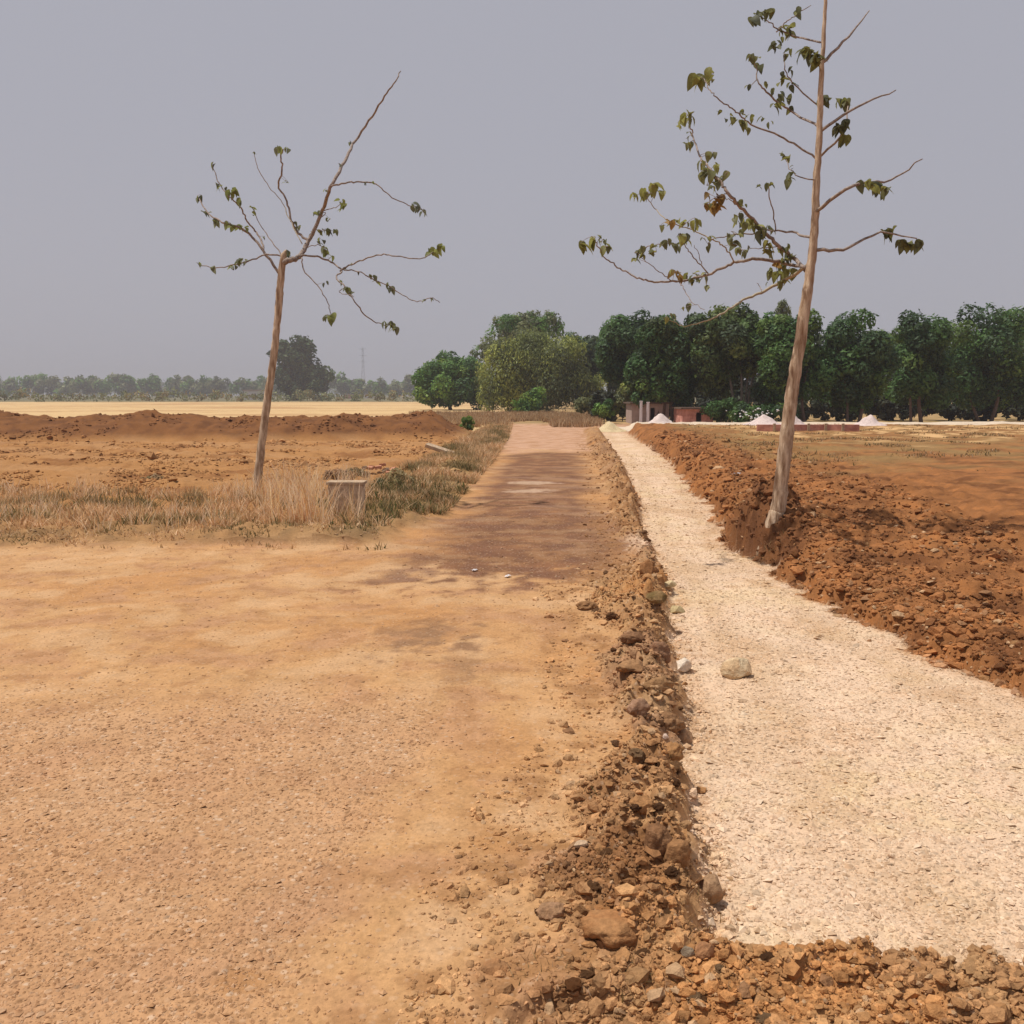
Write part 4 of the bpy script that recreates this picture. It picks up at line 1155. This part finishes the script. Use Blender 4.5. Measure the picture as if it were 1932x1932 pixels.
# filler woods behind the grove so that no bare horizon shows on the right
treeline('grove_backdrop', 'dark dense growth behind the right hand grove', 88, 1095, 2000, 612, 768, 50000, 0.45, [(84, 104, 62), (76, 94, 60), (96, 114, 66)], 42)

treeline('undergrowth', 'added undergrowth coloured dark for the shade beneath the right hand grove', 56, 1125, 2000, 735, 792, 30000, 0.24, [(62, 70, 46), (54, 60, 44), (72, 76, 52)], 43)  # dark growth added to stand for the shaded ground under the trees
# ------------------------------------------------------------------ white stone heaps and the pale cross track
def heap(u, v, wpx, hpx, y, rgb, label, seed):
    c = at_y(u, v, y)
    s = y / F
    rx, hz = wpx * s / 2, hpx * s
    n_r, n_a = 22, 48
    V = [(0, 0, hz)]
    r = np.random.default_rng(seed)
    for i in range(1, n_r + 1):
        t = i / n_r
        for j in range(n_a):
            a = j / n_a * 6.283
            rr = rx * t * 1.15
            z = hz * (0.5 + 0.5 * math.cos(math.pi * t ** 0.85)) * (1 - 0.1 * t) if t < 1 else -0.12
            V.append((rr * math.cos(a), rr * math.sin(a) * 0.9, z))
    V = np.array(V)
    V[:, 0] += fbm(V[:, 0] + seed, V[:, 2], rx * .9, 3, seed) * rx * 0.15
    V[:, 2] += fbm(V[:, 0] + seed, V[:, 1], rx * .6, 4, seed, .6) * hz * 0.16
    f = [(0, 1 + j, 1 + (j + 1) % n_a) for j in range(n_a)]
    for i in range(n_r - 1):
        for j in range(n_a):
            a, b_ = 1 + i * n_a + j, 1 + i * n_a + (j + 1) % n_a
            f += [(a, a + n_a, b_ + n_a), (a, b_ + n_a, b_)]
    cc = np.repeat(alb(*rgb)[None], len(V), 0) * r.uniform(0.9, 1.08, (len(V), 1))
    o = link('gravel_heap', new_mesh('gravel_heap', V, f, CLOD, cc, True), loc=(c[0], y, H(c[0], y)))
    return tag(o, label, 'gravel heap', 'pale heaps along the cross track')
heap(1150, 805, 62, 18, 40.5, (232, 206, 160), 'cream heap nearest to the dirt road with grass at its foot', 3)
heap(1245, 805, 58, 20, 41, (238, 216, 204), 'white heap below the pair of white posts', 4)
heap(1440, 812, 66, 18, 38.5, (236, 212, 202), 'white heap just left of the leaning right trunk', 5)
heap(1494, 812, 50, 20, 38.5, (236, 212, 202), 'white heap half hidden behind the right trunk', 6)
heap(1640, 812, 60, 20, 38.5, (236, 212, 202), 'white heap out in the field right of the leaning trunk', 7)
# pale cross track on which the heaps stand
xs = np.linspace(at_z(1140, 812)[0], 34, 160)
V, f = [], []
for i, x_ in enumerate(xs):
    for j, t_ in enumerate(np.linspace(0, 1, 7)):
        y_ = 41.6 - (x_ - xs[0]) * 0.09 + (t_ - 0.5) * 2.6
        hgt = float(0.0)
        V.append((x_, y_, t_))
V = np.array(V)
hgts = fields(V[:, 0], V[:, 1])[0]
V[:, 2] = hgts + 0.05 + 0.06 * np.sin(np.pi * V[:, 2]) - 0.05 * (np.abs(V[:, 2] - 0.5) > 0.49)
for i in range(len(xs) - 1):
    for j in range(6):
        a = i * 7 + j
        f.append((a, a + 7, a + 8, a + 1))
cc = np.repeat(alb(232, 208, 180)[None], len(V), 0)
tag(link('cross_track', new_mesh('cross_track', V, f, EARTH, cc, True, {'pebbly': np.full(len(V), 0.5)})), 'pale gravel track crossing in front of the dark grove', kind='structure')

# ------------------------------------------------------------------ built things
def box(name, x0, x1, y0, y1, z0, z1, mat, parent=None, loc=(0, 0, 0), bev=0.0, jit=0.0, seed=0):
    import bmesh
    bm = bmesh.new()
    bmesh.ops.create_cube(bm, size=1)
    for v in bm.verts:
        v.co = Vector(((x0 + x1) / 2 + v.co.x * (x1 - x0), (y0 + y1) / 2 + v.co.y * (y1 - y0), (z0 + z1) / 2 + v.co.z * (z1 - z0)))
    if bev: bmesh.ops.bevel(bm, geom=bm.edges[:], offset=bev, segments=2, affect='EDGES', profile=0.6)
    if jit:
        r = random.Random(seed)
        for v in bm.verts: v.co += Vector((r.uniform(-jit, jit), r.uniform(-jit, jit), r.uniform(-jit, jit)))
    me = bpy.data.meshes.new(name); bm.to_mesh(me); bm.free()
    me.materials.append(mat)
    return link(name, me, parent, loc)
CONC = flat_mat('weathered_concrete', alb(226, 198, 168), 12, 0.2, 0.006, second=alb(180, 154, 128))
CREAM = flat_mat('cream_plaster', alb(214, 184, 152), 14, 0.12, 0.006, second=alb(176, 148, 120))
g = at_z(653, 992)
y_ = g[1]
s_ = y_ / F
gz = H(g[0], y_)
b = thing('concrete_block', (g[0], y_, gz), 'weathered tan concrete block standing in the dry grass', 'block')
box('block_body', -33 * s_, 33 * s_, 0, 0.22, -0.05, 62 * s_, CONC, b, bev=0.012, jit=0.003, seed=2)
box('rim', -36 * s_, 36 * s_, -0.012, 0.232, 62 * s_ + 0.001, 68 * s_, CREAM, b, bev=0.006, jit=0.002, seed=3)
# fallen pale slab on the verge
g = on_ground(836, 858)
o = box('fallen_slab', -0.46, 0.46, -0.10, 0.10, -0.045, 0.045, CREAM, loc=(g[0], g[1], g[2] + 0.10), bev=0.012, jit=0.006, seed=5)
o.rotation_euler = (0.15, 0.30, -0.25)
tag(o, 'pale broken slab fallen across the weeds on the left verge', 'slab')
# brick scraps
BRK = flat_mat('red_brick', alb(186, 116, 84), 30, 0.2, 0.004, second=alb(214, 160, 130))
for i, (u, v) in enumerate(((688, 893), (700, 896), (714, 892), (728, 899), (742, 896), (722, 888), (756, 902), (735, 906))):
    g = on_ground(u, v)
    o = box('broken_brick', -0.06, 0.06, -0.05, 0.05, -0.025, 0.03, BRK if i % 3 else CREAM, loc=(g[0], g[1], g[2] + 0.10), bev=0.008, jit=0.008, seed=i + 10)
    o.rotation_euler = (rnd.uniform(-.4, .4), rnd.uniform(-.4, .4), rnd.uniform(0, 3))
    tag(o, 'broken brick piece strewn on the weeds behind the concrete block', 'brick', 'broken bricks behind the block')
# white posts in the grove
WHT = flat_mat('white_paint', (0.62, 0.58, 0.58), 10, 0.08, 0.002)
PNK = flat_mat('pink_plaster', alb(236, 174, 154), 3, 0.1, 0.01, second=alb(186, 124, 108))
GRY = flat_mat('grey_plaster', alb(196, 170, 156), 4, 0.12, 0.01)
DRK = flat_mat('dark_opening', (0.02, 0.018, 0.016), 4, 0.1, 0)
for i, (u, lab) in enumerate(((1209, 'left white post under the dark grove'), (1222, 'right white post under the dark grove'))):
    c = at_y(u, 800, 45.5)
    t = thing('white_post', (c[0], 45.5, 0), lab, 'post', 'white posts under the grove')
    box('shaft', -0.06, 0.06, -0.06, 0.06, -0.1, 1.25 - 0.06 * i, WHT, t, bev=0.01)
    box('cap', -0.075, 0.075, -0.075, 0.075, 1.252 - 0.06 * i, 1.30 - 0.06 * i, WHT, t, bev=0.008)
# grey shed wall behind the posts
def hut(u0, u1, vt, y, mat, label, cat, door=None, win=None, roof=None, name='hut'):
    a, b_ = at_y(u0, 780, y), at_y(u1, 780, y)
    h = at_y(u0, vt, y)[2]
    w = b_[0] - a[0]
    t = thing(name, (a[0], y, 0), label, cat)
    d0, d1 = (door or (0.45, 0.55))
    dh = h * (0.8 if door else 0.0)
    # front wall pieces butted round the doorway
    box('wall', 0, w * d0, 0, 0.18, -0.1, h, mat, t)
    box('wall', w * d1, w, 0, 0.18, -0.1, h, mat, t)
    if door: box('lintel', w * d0 + 0.002, w * d1 - 0.002, 0, 0.18, dh, h, mat, t)
    box('wall', 0, 0.18, 0.182, 2.4, -0.1, h, mat, t)
    box('wall', w - 0.18, w, 0.182, 2.4, -0.1, h, mat, t)
    box('wall', 0, w, 2.402, 2.58, -0.1, h, mat, t)
    box('floor', 0.185, w - 0.185, 0.185, 2.395, -0.05, 0.03, DRK, t)
    if roof:
        box('roof', -0.15, w + 0.15, -0.25, 2.75, h + 0.003, h + 0.09, roof, t)
    return t
hut(1192, 1262, 762, 50, GRY, 'low grey shed in the shade behind the white posts', 'shed', (0.5, 0.62), roof=BARK_GREY, name='shed')
hut(1288, 1346, 772, 46.8, PNK, 'small pink plastered hut with a dark doorway', 'hut', (0.44, 0.62), roof=BARK_GREY)
# dark earth ledge below the pink hut
# pink low wall at right
c0, c1 = at_z(1428, 829), at_z(1600, 836)
yw = c0[1]
t = thing('low_wall', (c0[0], yw, H(c0[0], yw)), 'low pinkish wall stub in the field before the white heaps', 'wall')
for i in range(6):
    x0 = i * 0.62
    box('panel', x0, x0 + 0.60, 0, 0.10, -0.3, 0.24, PNK, t, bev=0.008)
    if i: box('post', x0 - 0.055, x0 + 0.035, -0.05, -0.003, -0.3, 0.28, CREAM, t)
# litter
for i, (u, v, lab) in enumerate(((1388, 897, 'white litter scrap on the orange soil right of the gravel'), (896, 1078, 'left white scrap on the road, before the dark stretch'), (958, 1090, 'right white scrap on the road, before the dark stretch'),
                                 (868, 1358 - 3 + 0, None))):
    if lab is None: continue
    g = on_ground(u, v)
    n_ = 5
    V = []; f = []
    for a in range(n_):
        for b2 in range(n_):
            V.append(((a / 4 - .5) * 0.16, (b2 / 4 - .5) * 0.1, 0.012 + rnd.uniform(0, 0.03)))
    for a in range(n_ - 1):
        for b2 in range(n_ - 1):
            q = a * n_ + b2; f.append((q, q + n_, q + n_ + 1, q + 1))
    o = link('litter_scrap', new_mesh('litter_scrap', V, f, WHT), loc=tuple(g))
    o.rotation_euler[2] = rnd.uniform(0, 3)
    o.scale = (1, 1, 1) if i == 0 else (0.42, 0.42, 0.5)
    tag(o, lab, 'litter')
# far white buildings
for i, (u, y, w, h, m, lab) in enumerate(((480, 300, 7, 4.2, WHT, 'tiny white building far left behind the field'), (700, 420, 6, 2.4, WHT, 'tiny white building right of the lone far tree'), (664, 380, 7, 2.2, PNK, 'tiny pinkish building beside the lone far tree'))):
    c = at_y(u, 745, y)
    t = thing('far_building', (c[0], y, 0), lab, 'building')
    box('wall', -w / 2, w / 2, 0, 5, -0.2, h * 0.7, m, t)
    box('roof', -w / 2 - .3, w / 2 + .3, -.3, 5.3, h * 0.7 + 0.01, h * 0.7 + 0.4, GRY, t)
    box('door', -0.5, 0.5, -0.06, -0.01, 0, 2, DRK, t)
# pylon
yp = 1250
c = at_y(686, 745, yp)
t = thing('pylon', (c[0], yp, 0), 'faint lattice power pylon on the hazy horizon', 'pylon')
STL = flat_mat('galvanised_steel', (0.25, 0.26, 0.28), 3, .1, 0)
hp = (745 - 655) / F * yp
items = []
for sx in (-1, 1):
    for sy in (-1, 1):
        items.append((np.array([[sx * 4, sy * 4, 0], [sx * 1.2, sy * 1.2, hp * .6], [sx * .8, sy * .8, hp]]), np.array([0.2, 0.16, 0.12])))
for i, it in enumerate(items): link('leg', tube_mesh('leg', [it], STL, 4), t)
br = []
for i in range(9):
    z0, z1 = hp * i / 9, hp * (i + 1) / 9
    def wd(z): return float(np.interp(z, [0, hp * .6, hp], [4, 1.2, .8]))
    for sy in (-1, 1):
        br.append((np.array([[-wd(z0), sy * wd(z0), z0], [wd(z1), sy * wd(z1), z1]]), np.array([.1, .1])))
        br.append((np.array([[wd(z0), sy * wd(z0), z0], [-wd(z1), sy * wd(z1), z1]]), np.array([.1, .1])))
link('bracing', tube_mesh('bracing', br, STL, 3), t)
for zf in (0.7, 0.83, 0.96):
    link('cross_arm', tube_mesh('cross_arm', [(np.array([[-5.5, 0, hp * zf], [0, 0, hp * zf + .4], [5.5, 0, hp * zf]]), np.array([.1, .3, .1]))], STL, 4), t)

# ------------------------------------------------------------------ haze
HZ = bpy.data.materials.new('haze_air')
HZ.use_nodes = True
nt = HZ.node_tree
nt.nodes.clear()
out = nt.nodes.new('ShaderNodeOutputMaterial')
pv = nt.nodes.new('ShaderNodeVolumePrincipled')
pv.inputs['Color'].default_value = (0.56, 0.57, 0.65, 1)
pv.inputs['Density'].default_value = 0.0008
nt.links.new(pv.outputs[0], out.inputs['Volume'])
o = box('haze', -1400, 1400, -310, 1500, -2.0, 42, HZ)
tag(o, 'pale dusty air over the fields', kind='stuff')
